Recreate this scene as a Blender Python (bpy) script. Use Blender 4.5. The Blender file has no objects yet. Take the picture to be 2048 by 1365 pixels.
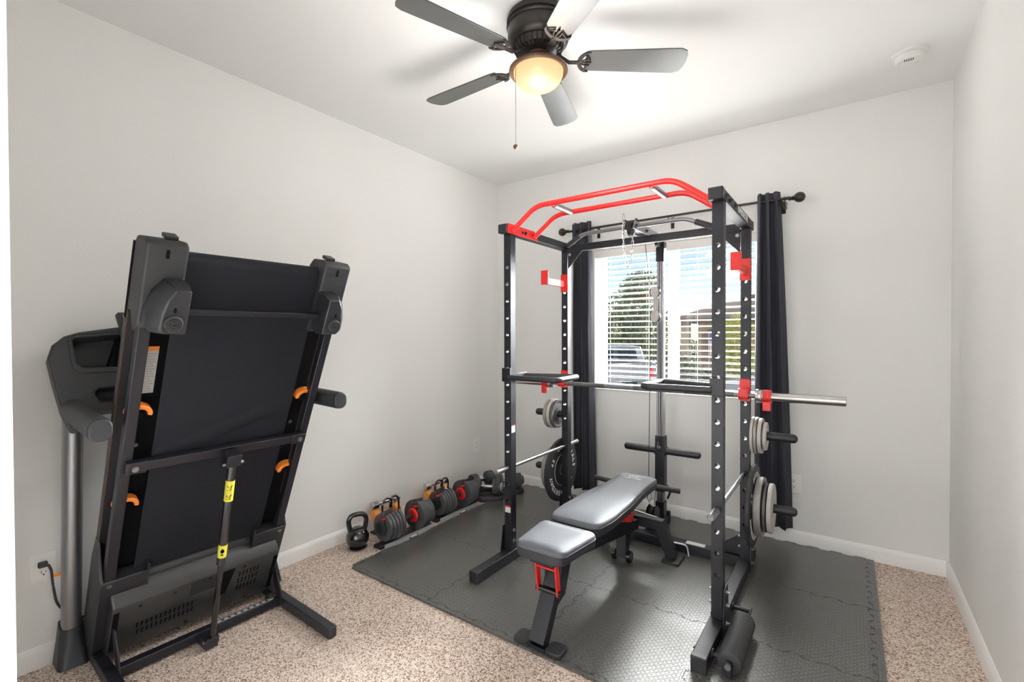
import bpy, bmesh, math, random
from mathutils import Vector, Matrix, Quaternion
random.seed(7)
PI = math.pi
sc = bpy.context.scene
col = sc.collection
R = math.radians

# ------------------------------------------------------------------ camera
cd = bpy.data.cameras.new('camera')
cam = bpy.data.objects.new('camera', cd)
col.objects.link(cam)
cd.sensor_width = 36.0
cd.sensor_fit = 'HORIZONTAL'
cd.lens = 941.2 / 2048 * 36.0
cd.clip_start = 0.02
cd.clip_end = 400
pitch, roll, yaw = -0.012431, -0.002762, -0.621732
fw = Vector((math.sin(yaw) * math.cos(pitch), math.cos(yaw) * math.cos(pitch), math.sin(pitch)))
rt = Vector((math.cos(yaw), -math.sin(yaw), 0))
up = rt.cross(fw)
r2 = math.cos(roll) * rt + math.sin(roll) * up
u2 = -math.sin(roll) * rt + math.cos(roll) * up
cam.matrix_world = Matrix(((r2.x, u2.x, -fw.x, 2.679), (r2.y, u2.y, -fw.y, -3.5134), (r2.z, u2.z, -fw.z, 1.3488), (0, 0, 0, 1)))
sc.camera = cam

# ------------------------------------------------------------------ light and exposure
sc.view_settings.view_transform = 'Standard'
sc.view_settings.look = 'None'
sc.view_settings.gamma = 1
sc.view_settings.use_curve_mapping = False
sc.view_settings.exposure = 0.54
try:
    sc.cycles.use_denoising = True
    sc.cycles.max_bounces = 10
    sc.cycles.diffuse_bounces = 6
    sc.cycles.transparent_max_bounces = 16
    sc.cycles.sample_clamp_indirect = 6
except Exception:
    pass
w = bpy.data.worlds.new('sky')
sc.world = w
w.use_nodes = True
nt = w.node_tree
bg = nt.nodes['Background']
sky = nt.nodes.new('ShaderNodeTexSky')
sky.sky_type = 'NISHITA'
sky.sun_disc = False
sky.sun_elevation = R(38)
sky.sun_rotation = R(200)
sky.air_density = 1.0
sky.dust_density = 0.05
nt.links.new(sky.outputs[0], bg.inputs[0])
bg.inputs[1].default_value = 0.105


def lamp(name, kind, loc, energy, color=(1, 1, 1), size=0.5, size_y=None, direction=None, angle=None, spread=None):
    l = bpy.data.lights.new(name, kind)
    l.energy = energy
    l.color = color
    if kind == 'AREA':
        l.shape = 'RECTANGLE'
        l.size = size
        l.size_y = size_y or size
        if spread:
            l.spread = spread
    elif kind == 'POINT':
        l.shadow_soft_size = size
    elif kind == 'SUN':
        l.angle = angle
    o = bpy.data.objects.new(name, l)
    o.location = loc
    if direction:
        o.rotation_euler = Vector(direction).to_track_quat('-Z', 'Y').to_euler()
    col.objects.link(o)
    return o


# daylight: wide low sun added to stand in for bright sky through the blinds
lamp('daylight_fill', 'SUN', (0, 8, 6), 88.0, (0.97, 0.985, 1.0), direction=(0.0, -1, -0.20), angle=R(28))
# unseen panel added outside above the window, standing in for open sky
lamp('sky_fill_panel', 'AREA', (1.6, 2.0, 3.3), 2050.0, (0.97, 0.985, 1.0), 3.4, 1.6, direction=(0, -1.9, -1.8))
# sun from behind the house: lights the street, the neighbour house and the truck
lamp('street_sun', 'SUN', (0, -8, 9), 1.6, (1, 0.95, 0.86), direction=(-0.5, 0.75, -0.75), angle=R(1))
# unseen fill lights added in the hallway behind the camera to brighten the room
lamp('hallway_fill', 'AREA', (1.9, -5.25, 1.55), 55, (0.96, 0.98, 1.0), 3.2, 2.0, direction=(0.06, 1, 0.04))
lamp('hallway_up_fill', 'AREA', (3.3, -4.35, 0.40), 9, (0.96, 0.98, 1.0), 1.0, 0.8, direction=(-0.85, 1, 0.95), spread=R(90))  # added upward fill through the doorway, for ceiling and left wall


# ------------------------------------------------------------------ materials
def new_mat(name):
    m = bpy.data.materials.new(name)
    m.use_nodes = True
    return m, m.node_tree, m.node_tree.nodes['Principled BSDF']


def mat(name, c, rough=0.5, metal=0.0, spec=0.5, bump=0.0, bscale=200.0, vary=0.0, vscale=6.0, coat=0.0):
    m, t, b = new_mat(name)
    b.inputs['Base Color'].default_value = (*c, 1)
    b.inputs['Roughness'].default_value = rough
    b.inputs['Metallic'].default_value = metal
    b.inputs['Specular IOR Level'].default_value = spec
    b.inputs['Coat Weight'].default_value = coat
    tc = t.nodes.new('ShaderNodeTexCoord')
    if bump:
        n = t.nodes.new('ShaderNodeTexNoise')
        n.inputs['Scale'].default_value = bscale
        n.inputs['Detail'].default_value = 3
        t.links.new(tc.outputs['Object'], n.inputs['Vector'])
        bp = t.nodes.new('ShaderNodeBump')
        bp.inputs['Strength'].default_value = bump
        bp.inputs['Distance'].default_value = 0.002
        t.links.new(n.outputs['Fac'], bp.inputs['Height'])
        t.links.new(bp.outputs[0], b.inputs['Normal'])
    if vary:
        n = t.nodes.new('ShaderNodeTexNoise')
        n.inputs['Scale'].default_value = vscale
        n.inputs['Detail'].default_value = 4
        t.links.new(tc.outputs['Object'], n.inputs['Vector'])
        mx = t.nodes.new('ShaderNodeMix')
        mx.data_type = 'RGBA'
        mx.inputs[6].default_value = (*[x * (1 - vary) for x in c], 1)
        mx.inputs[7].default_value = (*[min(1, x * (1 + vary)) for x in c], 1)
        t.links.new(n.outputs['Fac'], mx.inputs[0])
        t.links.new(mx.outputs[2], b.inputs['Base Color'])
    return m


M = {}
M['wall'] = mat('wall_paint', (0.835, 0.834, 0.820), 0.85, bump=0.25, bscale=90)
M['ceiling'] = mat('ceiling_paint', (0.88, 0.885, 0.875), 0.9, bump=0.2, bscale=90)
M['trim'] = mat('trim_white', (0.92, 0.915, 0.90), 0.45)
M['vinyl'] = mat('window_vinyl', (0.82, 0.80, 0.76), 0.4)
M['slat'] = mat('blind_slat', (0.86, 0.84, 0.80), 0.45)
M['steel'] = mat('black_powder_steel', (0.007, 0.007, 0.011), 0.42, 0.0, 0.42, bump=0.15, bscale=900)
M['steel_dark'] = mat('black_cap_plastic', (0.012, 0.012, 0.014), 0.45)
M['rubber'] = mat('black_rubber', (0.014, 0.014, 0.015), 0.6, bump=0.2, bscale=600)
M['grip'] = mat('foam_grip', (0.022, 0.022, 0.024), 0.65)
M['red'] = mat('red_powder_coat', (0.62, 0.015, 0.012), 0.35, 0.0, 0.6)
M['chrome'] = mat('chrome', (0.62, 0.61, 0.60), 0.16, 1.0)
M['satin'] = mat('brushed_steel', (0.40, 0.40, 0.42), 0.32, 1.0)
M['silverpaint'] = mat('silver_paint', (0.20, 0.20, 0.21), 0.38, 0.6)
M['iron'] = mat('worn_grey_iron', (0.33, 0.32, 0.30), 0.55, 0.5, bump=0.3, bscale=120, vary=0.35, vscale=14)
M['iron_dark'] = mat('dark_worn_iron', (0.10, 0.10, 0.10), 0.5, 0.4, bump=0.3, bscale=120, vary=0.4, vscale=18)
M['iron_white'] = mat('chalky_white_iron', (0.50, 0.48, 0.45), 0.6, 0.1, bump=0.3, bscale=150, vary=0.2, vscale=25)
M['plastic'] = mat('charcoal_plastic', (0.011, 0.0113, 0.014), 0.45, bump=0.25, bscale=700)
M['plastic_soft'] = mat('charcoal_soft_plastic', (0.018, 0.0185, 0.020), 0.55, bump=0.3, bscale=700)
M['black'] = mat('plain_black', (0.003, 0.003, 0.0035), 0.9, 0.0, 0.1)
M['panplastic'] = mat('belly_pan_plastic', (0.013, 0.0135, 0.015), 0.36, 0.0, 0.7, bump=0.2, bscale=700)
M['gloss_black'] = mat('gloss_black', (0.008, 0.008, 0.009), 0.12, coat=0.4)
M['belt'] = mat('belt_fabric', (0.006, 0.0063, 0.010), 0.7, 0.0, 0.25, bump=0.5, bscale=1500)
M['orange'] = mat('orange_plastic', (0.95, 0.27, 0.03), 0.4)
M['orange_v'] = mat('orange_vinyl', (0.85, 0.32, 0.05), 0.45)
M['yellow'] = mat('yellow_sticker', (0.85, 0.78, 0.08), 0.5)
M['white'] = mat('white_print', (0.80, 0.80, 0.80), 0.5)
M['whiteplastic'] = mat('white_plastic', (0.80, 0.80, 0.78), 0.35)
M['paper'] = mat('grey_sticker', (0.55, 0.55, 0.55), 0.5, vary=0.25, vscale=220)
M['vinylpad'] = mat('grey_pad_vinyl', (0.085, 0.090, 0.102), 0.55, 0.0, 0.3, bump=0.12, bscale=500)
M['padside'] = mat('dark_pad_side', (0.018, 0.018, 0.024), 0.5, bump=0.3, bscale=500)
M['curtain'] = mat('charcoal_curtain', (0.030, 0.031, 0.042), 0.85, bump=0.3, bscale=500)
M['bronze'] = mat('oil_bronze', (0.022, 0.017, 0.014), 0.4, 0.3)
M['copper'] = mat('brown_bronze', (0.10, 0.052, 0.030), 0.4, 0.4)
M['blade'] = mat('fan_blade_laminate', (0.050, 0.052, 0.050), 0.33, 0.0, 0.9, vary=0.2, vscale=12)
M['treadgrey'] = mat('treadmill_grey', (0.30, 0.30, 0.31), 0.36, 0.9)
M['discred'] = mat('red_disc', (0.60, 0.01, 0.012), 0.35)
M['dbdisc'] = mat('dumbbell_disc', (0.055, 0.056, 0.060), 0.45)
M['platerubber'] = mat('matt_plate', (0.022, 0.022, 0.024), 0.55)
M['traygrey'] = mat('grey_tray', (0.30, 0.302, 0.305), 0.5)
M['plug'] = mat('outlet_white', (0.93, 0.925, 0.91), 0.35)
M['stucco'] = mat('tan_stucco', (0.36, 0.28, 0.21), 0.9, 0.0, 0.1, vary=0.15, vscale=3)
M['rooftile'] = mat('grey_brown_roof_tile', (0.16, 0.13, 0.11), 1.0, 0.0, 0.0, vary=0.35, vscale=8)
M['gravel'] = mat('gravel_ground', (0.05, 0.042, 0.034), 0.95, vary=0.35, vscale=4)
M['asphalt'] = mat('street_asphalt', (0.06, 0.058, 0.055), 0.9, vary=0.1)
M['leaf'] = mat('grey_green_leaf', (0.11, 0.135, 0.075), 0.7, vary=0.45, vscale=3)
M['leaf_y'] = mat('yellow_green_leaf', (0.30, 0.30, 0.05), 0.7, vary=0.4, vscale=5)
M['bark'] = mat('bark', (0.20, 0.15, 0.11), 0.9, bump=0.5, bscale=30)
M['carpaint'] = mat('silver_car_paint', (0.30, 0.32, 0.35), 0.25, 0.3, coat=0.5)
M['carglass'] = mat('dark_car_glass', (0.03, 0.035, 0.04), 0.08)
M['lampred'] = mat('tail_light_red', (0.6, 0.03, 0.02), 0.25)
M['cloth_red'] = mat('flag_red', (0.55, 0.05, 0.06), 0.8)
M['cloth_white'] = mat('flag_white', (0.75, 0.73, 0.72), 0.8)
M['cloth_blue'] = mat('flag_blue', (0.06, 0.08, 0.25), 0.8)


def glass_mat():
    m, t, b = new_mat('window_glass')
    out = t.nodes['Material Output']
    tr = t.nodes.new('ShaderNodeBsdfTransparent')
    tr.inputs[0].default_value = (0.97, 0.98, 0.98, 1)
    gl = t.nodes.new('ShaderNodeBsdfGlossy')
    gl.inputs['Roughness'].default_value = 0.02
    mx = t.nodes.new('ShaderNodeMixShader')
    mx.inputs[0].default_value = 0.05
    t.links.new(tr.outputs[0], mx.inputs[1])
    t.links.new(gl.outputs[0], mx.inputs[2])
    t.links.new(mx.outputs[0], out.inputs[0])
    t.nodes.remove(b)
    return m


M['glass'] = glass_mat()


def globe_mat():
    m, t, b = new_mat('lit_globe_glass')
    b.inputs['Base Color'].default_value = (0.12, 0.10, 0.07, 1)
    b.inputs['Roughness'].default_value = 0.35
    b.inputs['Emission Color'].default_value = (1.0, 0.66, 0.30, 1)
    b.inputs['Emission Strength'].default_value = 0.62
    return m


M['globe'] = globe_mat()


def carpet_mat():
    m, t, b = new_mat('speckled_carpet')
    tc = t.nodes.new('ShaderNodeTexCoord')
    v = t.nodes.new('ShaderNodeTexVoronoi')
    v.inputs['Scale'].default_value = 200
    t.links.new(tc.outputs['Object'], v.inputs['Vector'])
    n = t.nodes.new('ShaderNodeTexNoise')
    n.inputs['Scale'].default_value = 300
    n.inputs['Detail'].default_value = 2
    t.links.new(tc.outputs['Object'], n.inputs['Vector'])
    n2 = t.nodes.new('ShaderNodeTexNoise')
    n2.inputs['Scale'].default_value = 2.2
    n2.inputs['Detail'].default_value = 3
    t.links.new(tc.outputs['Object'], n2.inputs['Vector'])
    sep = t.nodes.new('ShaderNodeSeparateColor')
    t.links.new(v.outputs['Color'], sep.inputs[0])
    ad = t.nodes.new('ShaderNodeMath')
    ad.operation = 'MULTIPLY_ADD'
    ad.inputs[1].default_value = 0.6
    t.links.new(sep.outputs[0], ad.inputs[0])
    m2 = t.nodes.new('ShaderNodeMath')
    m2.operation = 'MULTIPLY'
    m2.inputs[1].default_value = 0.55
    t.links.new(n.outputs['Fac'], m2.inputs[0])
    t.links.new(m2.outputs[0], ad.inputs[2])
    m3 = t.nodes.new('ShaderNodeMath')
    m3.operation = 'MULTIPLY_ADD'
    m3.inputs[1].default_value = 0.25
    t.links.new(n2.outputs['Fac'], m3.inputs[0])
    t.links.new(ad.outputs[0], m3.inputs[2])
    cr = t.nodes.new('ShaderNodeValToRGB')
    e = cr.color_ramp.elements
    e[0].position = 0.28
    e[0].color = (0.06, 0.036, 0.025, 1)
    e[1].position = 1.0
    e[1].color = (0.92, 0.80, 0.71, 1)
    x = e.new(0.48)
    x.color = (0.30, 0.21, 0.16, 1)
    x = e.new(0.66)
    x.color = (0.68, 0.55, 0.46, 1)
    t.links.new(m3.outputs[0], cr.inputs[0])
    t.links.new(cr.outputs[0], b.inputs['Base Color'])
    b.inputs['Roughness'].default_value = 1.0
    b.inputs['Specular IOR Level'].default_value = 0.1
    bp = t.nodes.new('ShaderNodeBump')
    bp.inputs['Strength'].default_value = 0.9
    bp.inputs['Distance'].default_value = 0.006
    t.links.new(ad.outputs[0], bp.inputs['Height'])
    t.links.new(bp.outputs[0], b.inputs['Normal'])
    return m


M['carpet'] = carpet_mat()


def foam_mat():
    """dark foam with a raised tread-plate pattern: bars turned +-45 degrees in a chequer"""
    m, t, b = new_mat('tread_foam')
    L = t.links.new
    tc = t.nodes.new('ShaderNodeTexCoord')
    P = 0.0265

    def math_n(op, a, bb=None, c=None):
        n = t.nodes.new('ShaderNodeMath')
        n.operation = op
        for i, q in enumerate((a, bb, c)):
            if q is None:
                continue
            if isinstance(q, (int, float)):
                n.inputs[i].default_value = q
            else:
                L(q, n.inputs[i])
        return n.outputs[0]
    sp = t.nodes.new('ShaderNodeSeparateXYZ')
    L(tc.outputs['Object'], sp.inputs[0])
    X = math_n('DIVIDE', sp.outputs[0], P)
    Y = math_n('DIVIDE', sp.outputs[1], P)
    hs = None
    # two interleaved lattices (cell centres and cell corners), bars turned opposite ways
    for off, sg in ((0.0, 1), (0.5, -1)):
        x = math_n('SUBTRACT', math_n('FRACT', math_n('ADD', X, off + 100)), 0.5)
        y = math_n('SUBTRACT', math_n('FRACT', math_n('ADD', Y, off + 100)), 0.5)
        a = math_n('MULTIPLY', math_n('ADD', x, math_n('MULTIPLY', y, sg)), 0.7071)
        c = math_n('MULTIPLY', math_n('SUBTRACT', x, math_n('MULTIPLY', y, sg)), 0.7071)
        d = math_n('ADD', math_n('POWER', math_n('ABSOLUTE', math_n('DIVIDE', a, 0.42)), 2.0), math_n('POWER', math_n('ABSOLUTE', math_n('DIVIDE', c, 0.15)), 2.0))
        h = math_n('SUBTRACT', 1.0, d)
        h = math_n('MAXIMUM', h, 0.0)
        h = math_n('MINIMUM', math_n('MULTIPLY', h, 1.6), 1.0)
        hs = h if hs is None else math_n('MAXIMUM', hs, h)
    bp = t.nodes.new('ShaderNodeBump')
    bp.inputs['Strength'].default_value = 1.0
    bp.inputs['Distance'].default_value = 0.008
    L(hs, bp.inputs['Height'])
    nz = t.nodes.new('ShaderNodeTexNoise')
    nz.inputs['Scale'].default_value = 400
    L(tc.outputs['Object'], nz.inputs['Vector'])
    bp2 = t.nodes.new('ShaderNodeBump')
    bp2.inputs['Strength'].default_value = 0.25
    bp2.inputs['Distance'].default_value = 0.001
    L(nz.outputs['Fac'], bp2.inputs['Height'])
    L(bp.outputs[0], bp2.inputs['Normal'])
    L(bp2.outputs[0], b.inputs['Normal'])
    b.inputs['Base Color'].default_value = (0.070, 0.070, 0.064, 1)
    b.inputs['Roughness'].default_value = 0.36
    b.inputs['Specular IOR Level'].default_value = 1.0
    b.inputs['Coat Weight'].default_value = 0.5
    b.inputs['Coat Roughness'].default_value = 0.30
    return m


M['foam'] = foam_mat()


# ------------------------------------------------------------------ mesh helpers
class MB:
    def __init__(s):
        s.v = []
        s.f = []
        s.xf = None
        s.bolts = []

    def add(s, vs, fs):
        o = len(s.v)
        if s.xf:
            vs = [s.xf(Vector(q)) for q in vs]
        s.v += [tuple(q) for q in vs]
        s.f += [tuple(i + o for i in f) for f in fs]
        return s

    def box(s, x0, x1, y0, y1, z0, z1):
        vs = [(x, y, z) for z in (z0, z1) for y in (y0, y1) for x in (x0, x1)]
        return s.add(vs, [(0, 2, 3, 1), (4, 5, 7, 6), (0, 1, 5, 4), (2, 6, 7, 3), (0, 4, 6, 2), (1, 3, 7, 5)])

    def cyl(s, a, b, r, rb=None, n=24, cap=True):
        a, b = Vector(a), Vector(b)
        rb = r if rb is None else rb
        d = (b - a).normalized()
        u = d.orthogonal().normalized()
        v = d.cross(u)
        vs = []
        for c, q in ((a, r), (b, rb)):
            for i in range(n):
                t = 2 * PI * i / n
                vs.append(c + q * (math.cos(t) * u + math.sin(t) * v))
        fs = [(i, (i + 1) % n, n + (i + 1) % n, n + i) for i in range(n)]
        if cap:
            fs += [tuple(range(n - 1, -1, -1)), tuple(range(n, 2 * n))]
        return s.add(vs, fs)

    def lathe(s, prof, c, axis=(0, 0, 1), n=32, a0=0.0):
        """prof: (radius, height along axis) pairs; ends with radius 0 close to a point"""
        c, d = Vector(c), Vector(axis).normalized()
        u = d.orthogonal().normalized()
        v = d.cross(u)
        vs, fs, rings = [], [], []
        for r, h in prof:
            if r < 1e-6:
                rings.append([len(vs)] * n)
                vs.append(c + d * h)
            else:
                rings.append(list(range(len(vs), len(vs) + n)))
                for i in range(n):
                    t = a0 + 2 * PI * i / n
                    vs.append(c + d * h + r * (math.cos(t) * u + math.sin(t) * v))
        for A, B in zip(rings[:-1], rings[1:]):
            for i in range(n):
                j = (i + 1) % n
                q = [A[i], A[j], B[j], B[i]]
                q = [k for z, k in enumerate(q) if k not in q[:z]]
                if len(q) > 2:
                    fs.append(tuple(q))
        return s.add(vs, fs)

    def sweep(s, path, prof, upv=None, closed=False, cap=True):
        """sweep a closed 2-D profile along a path with mitred corners"""
        P = [Vector(q) for q in path]
        n = len(P)
        k = len(prof)
        vs, fs = [], []
        tang = []
        for i in range(n):
            if closed:
                a = (P[i] - P[i - 1]).normalized()
                b = (P[(i + 1) % n] - P[i]).normalized()
            else:
                a = (P[i] - P[i - 1]).normalized() if i else (P[1] - P[0]).normalized()
                b = (P[i + 1] - P[i]).normalized() if i < n - 1 else a
            tang.append((a, b))
        N = Vector(upv) if upv else tang[0][1].orthogonal()
        a0 = tang[0][1]
        N = (N - N.dot(a0) * a0).normalized()
        prev = tang[0][0] if closed else a0
        if closed:
            N = (N - N.dot(prev) * prev)
            N.normalize()
        for i in range(n):
            a, b = tang[i]
            N = (N - N.dot(a) * a).normalized()
            B = a.cross(N)
            m = (a + b)
            m = m.normalized() if m.length > 1e-6 else a
            for x, y in prof:
                q = N * x + B * y
                # project along a onto the mitre plane
                t = -q.dot(m) / max(0.2, a.dot(m))
                vs.append(P[i] + q + a * t)
            if (b - a).length > 1e-9:
                qd = a.rotation_difference(b)
                N = qd @ N
        for i in range(n if closed else n - 1):
            j = (i + 1) % n
            for x in range(k):
                y = (x + 1) % k
                fs.append((i * k + x, i * k + y, j * k + y, j * k + x))
        if cap and not closed:
            fs += [tuple(range(k - 1, -1, -1)), tuple((n - 1) * k + i for i in range(k))]
        return s.add(vs, fs)

    def tube(s, path, r, n=14, closed=False, cap=True):
        return s.sweep(path, [(r * math.cos(2 * PI * i / n), r * math.sin(2 * PI * i / n)) for i in range(n)], closed=closed, cap=cap)

    def rtube(s, path, w_, h_, upv=(0, 0, 1), closed=False):
        """h_ along upv, w_ across"""
        a, b = h_ / 2, w_ / 2
        return s.sweep(path, [(-a, -b), (a, -b), (a, b), (-a, b)], upv=upv, closed=closed)

    def prism(s, poly, o, u, v, d):
        o, u, v, d = Vector(o), Vector(u), Vector(v), Vector(d)
        n = len(poly)
        vs = [o + u * a + v * b for a, b in poly]
        vs += [q + d for q in vs]
        fs = [tuple(range(n - 1, -1, -1)), tuple(range(n, 2 * n))]
        fs += [(i, (i + 1) % n, n + (i + 1) % n, n + i) for i in range(n)]
        return s.add(vs, fs)

    def sphere(s, c, r, n=20, sx=1, sy=1, sz=1):
        c = Vector(c)
        m = n // 2
        vs = [c + Vector((0, 0, r * sz))]
        for i in range(1, m):
            t = PI * i / m
            for j in range(n):
                p_ = 2 * PI * j / n
                vs.append(c + Vector((sx * r * math.sin(t) * math.cos(p_), sy * r * math.sin(t) * math.sin(p_), sz * r * math.cos(t))))
        vs.append(c - Vector((0, 0, r * sz)))
        fs = [(0, 1 + j, 1 + (j + 1) % n) for j in range(n)]
        for i in range(m - 2):
            for j in range(n):
                a, b = 1 + i * n + j, 1 + i * n + (j + 1) % n
                fs.append((a, a + n, b + n, b))
        L = len(vs) - 1
        fs += [(L, 1 + (m - 2) * n + (j + 1) % n, 1 + (m - 2) * n + j) for j in range(n)]
        return s.add(vs, fs)

    def build(s, name, material, parent=None, bevel=0.0, seg=2, local=False, sharp=35, smooth=True):
        if s.bolts:
            for q in s.bolts:
                o = q.build(name, material, parent, bevel, seg, local, sharp, smooth)
            return o
        me = bpy.data.meshes.new(name)
        vs = s.v
        if parent is not None and not local:
            inv = inv_world(parent)
            vs = [inv @ Vector(q) for q in vs]
        me.from_pydata([tuple(q) for q in vs], [], s.f)
        me.validate()
        bm = bmesh.new()
        bm.from_mesh(me)
        bmesh.ops.recalc_face_normals(bm, faces=bm.faces)
        bm.to_mesh(me)
        bm.free()
        me.materials.append(M[material] if isinstance(material, str) else material)
        if smooth:
            me.shade_smooth()
            me.set_sharp_from_angle(angle=R(sharp))
        o = bpy.data.objects.new(name, me)
        col.objects.link(o)
        if parent is not None:
            o.parent = parent
        if bevel:
            b = o.modifiers.new('bevel', 'BEVEL')
            b.width = bevel
            b.segments = seg
            b.limit_method = 'ANGLE'
            b.angle_limit = R(40)
        return o


def inv_world(o):
    m = Matrix.Identity(4)
    while o is not None:
        m = Matrix.LocRotScale(o.location, o.rotation_euler, o.scale) @ m
        o = o.parent
    return m.inverted()


def tag(o, label=None, cat=None, group=None, kind=None):
    if label:
        o['label'] = label
    if cat:
        o['category'] = cat
    if group:
        o['group'] = group
    if kind:
        o['kind'] = kind
    return o


def thing(name, label, cat, loc=(0, 0, 0), rz=0.0, group=None):
    o = bpy.data.objects.new(name, None)
    o.empty_display_size = 0.1
    col.objects.link(o)
    o.location = loc
    o.rotation_euler = (0, 0, rz)
    return tag(o, label, cat, group)


def dup(root, loc, rz=None, label=None, group=None):
    def cp(o, parent):
        c = o.copy()
        col.objects.link(c)
        c.parent = parent
        for ch in list(o.children):
            cp(ch, c)
        return c
    r = cp(root, None)
    r.location = loc
    if rz is not None:
        r.rotation_euler = (0, 0, rz)
    if label:
        r['label'] = label
    if group:
        r['group'] = group
    return r


def struct(name, mb, m, parent=None, bevel=0.0):
    o = mb.build(name, m, parent, bevel=bevel)
    if parent is None:
        o['kind'] = 'structure'
    return o


def rnd(path, r, n=5, closed=False):
    """round the inner corners of a polyline"""
    P = [Vector(q) for q in path]
    N = len(P)
    out = []
    rng = range(N) if closed else range(1, N - 1)
    if not closed:
        out.append(P[0])
    for i in rng:
        a, c, b = P[i - 1], P[i], P[(i + 1) % N]
        da, db = (a - c), (b - c)
        q = min(r, da.length * 0.49, db.length * 0.49)
        s0, s1 = c + da.normalized() * q, c + db.normalized() * q
        for k in range(n + 1):
            t = k / n
            out.append((1 - t) ** 2 * s0 + 2 * t * (1 - t) * c + t * t * s1)
    if not closed:
        out.append(P[-1])
    return out


def arc(c, r, a0, a1, n, u=(1, 0, 0), v=(0, 0, 1)):
    c, u, v = Vector(c), Vector(u), Vector(v)
    return [c + r * (math.cos(a0 + (a1 - a0) * i / n) * u + math.sin(a0 + (a1 - a0) * i / n) * v) for i in range(n + 1)]


def rrect(w_, h_, r, n=4):
    out = []
    for cx, cy, a in ((w_ / 2 - r, h_ / 2 - r, 0), (-w_ / 2 + r, h_ / 2 - r, PI / 2), (-w_ / 2 + r, -h_ / 2 + r, PI), (w_ / 2 - r, -h_ / 2 + r, 1.5 * PI)):
        for i in range(n + 1):
            t = a + PI / 2 * i / n
            out.append((cx + r * math.cos(t), cy + r * math.sin(t)))
    return out


def text_geo(body, size, ext=0.0004, align='CENTER', bold=0.0):
    cu = bpy.data.curves.new('t', 'FONT')
    cu.body = body
    cu.size = size
    cu.extrude = ext
    cu.offset = bold
    cu.align_x = align
    cu.align_y = 'CENTER'
    cu.resolution_u = 3
    o = bpy.data.objects.new('t', cu)
    col.objects.link(o)
    dg = bpy.context.evaluated_depsgraph_get()
    me = bpy.data.meshes.new_from_object(o.evaluated_get(dg))
    vs = [v.co.copy() for v in me.vertices]
    fs = [tuple(q.vertices) for q in me.polygons]
    bpy.data.objects.remove(o)
    bpy.data.curves.remove(cu)
    bpy.data.meshes.remove(me)
    return vs, fs


def put_text(mb, body, size, o, u, v, ext=0.0004, bold=0.0, align='CENTER', sx=1.0):
    """lay lettering on a surface: o origin, u reading direction, v up"""
    vs, fs = text_geo(body, size, ext, align, bold)
    o, u, v = Vector(o), Vector(u).normalized(), Vector(v).normalized()
    n = u.cross(v)
    mb.add([o + u * q.x * sx + v * q.y + n * q.z for q in vs], fs)
    return mb


# ------------------------------------------------------------------ room shell
W, H = 3.135, 2.74
Y0 = -3.48            # room side of the wall with the door
WX0, WX1, WZ0, WZ1 = 0.992, 2.21, 0.905, 2.035   # window opening
struct('floor', MB().box(-0.12, W + 0.12, -3.6, 0.12, -0.10, 0.0), 'carpet')
struct('ceiling', MB().box(-0.12, W + 0.12, -3.6, 0.12, H, H + 0.1), 'ceiling')
struct('wall_left', MB().box(-0.12, 0, -3.6, 0.0, 0, H), 'wall')
struct('wall_right', MB().box(W, W + 0.12, -3.6, 0.0, 0, H), 'wall')
b = MB()
b.box(-0.12, WX0, 0, 0.14, 0, H).box(WX1, W + 0.12, 0, 0.14, 0, H).box(WX0, WX1, 0, 0.14, 0, WZ0).box(WX0, WX1, 0, 0.14, WZ1, H)
struct('wall_back', b, 'wall')
DX0, DX1, DZ = 2.335, 3.10, 2.04
b = MB()
b.box(0, DX0, Y0 - 0.12, Y0, 0, H).box(DX1, W, Y0 - 0.12, Y0, 0, H).box(DX0, DX1, Y0 - 0.12, Y0, DZ, H)
struct('wall_front', b, 'wall')
b = MB()
b.box(DX0 - 0.06, DX0, Y0, Y0 + 0.013, 0, DZ + 0.06).box(DX1, DX1 + 0.03, Y0, Y0 + 0.013, 0, DZ + 0.06).box(DX0 - 0.06, DX1 + 0.03, Y0, Y0 + 0.013, DZ, DZ + 0.06)
struct('trim_1', b, 'trim', bevel=0.003)
b = MB()
b.box(DX0, DX0 + 0.012, Y0 - 0.12, Y0, 0, DZ).box(DX1 - 0.012, DX1, Y0 - 0.12, Y0, 0, DZ).box(DX0, DX1, Y0 - 0.12, Y0, DZ - 0.012, DZ)
struct('trim_2', b, 'trim')
# hallway behind the doorway
struct('wall_hallway', MB().box(-0.2, 4.2, -5.5, -5.4, 0, H).box(-0.2, -0.1, -5.4, -3.6, 0, H).box(4.1, 4.2, -5.4, -3.6, 0, H).box(W, 4.2, -3.6, -3.5, 0, H), 'wall')
struct('ceiling_hallway', MB().box(-0.2, 4.2, -5.5, -3.6, H, H + 0.1), 'ceiling')
struct('floor_hallway', MB().box(-0.2, 4.2, -5.5, -3.6, -0.1, 0), 'carpet')


def base_prof():
    return [(0, 0), (0.013, 0), (0.013, 0.066), (0.0115, 0.070), (0.005, 0.084), (0.003, 0.087), (0, 0.088)]


struct('baseboard_left', MB().prism(base_prof(), (0, Y0, 0), (1, 0, 0), (0, 0, 1), (0, -Y0, 0)), 'trim')
struct('baseboard_back', MB().prism(base_prof(), (0.013, 0, 0), (0, -1, 0), (0, 0, 1), (W - 0.026, 0, 0)), 'trim')
struct('baseboard_right', MB().prism(base_prof(), (W, Y0 + 0.02, 0), (-1, 0, 0), (0, 0, 1), (0, -Y0 - 0.02, 0)), 'trim')

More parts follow.
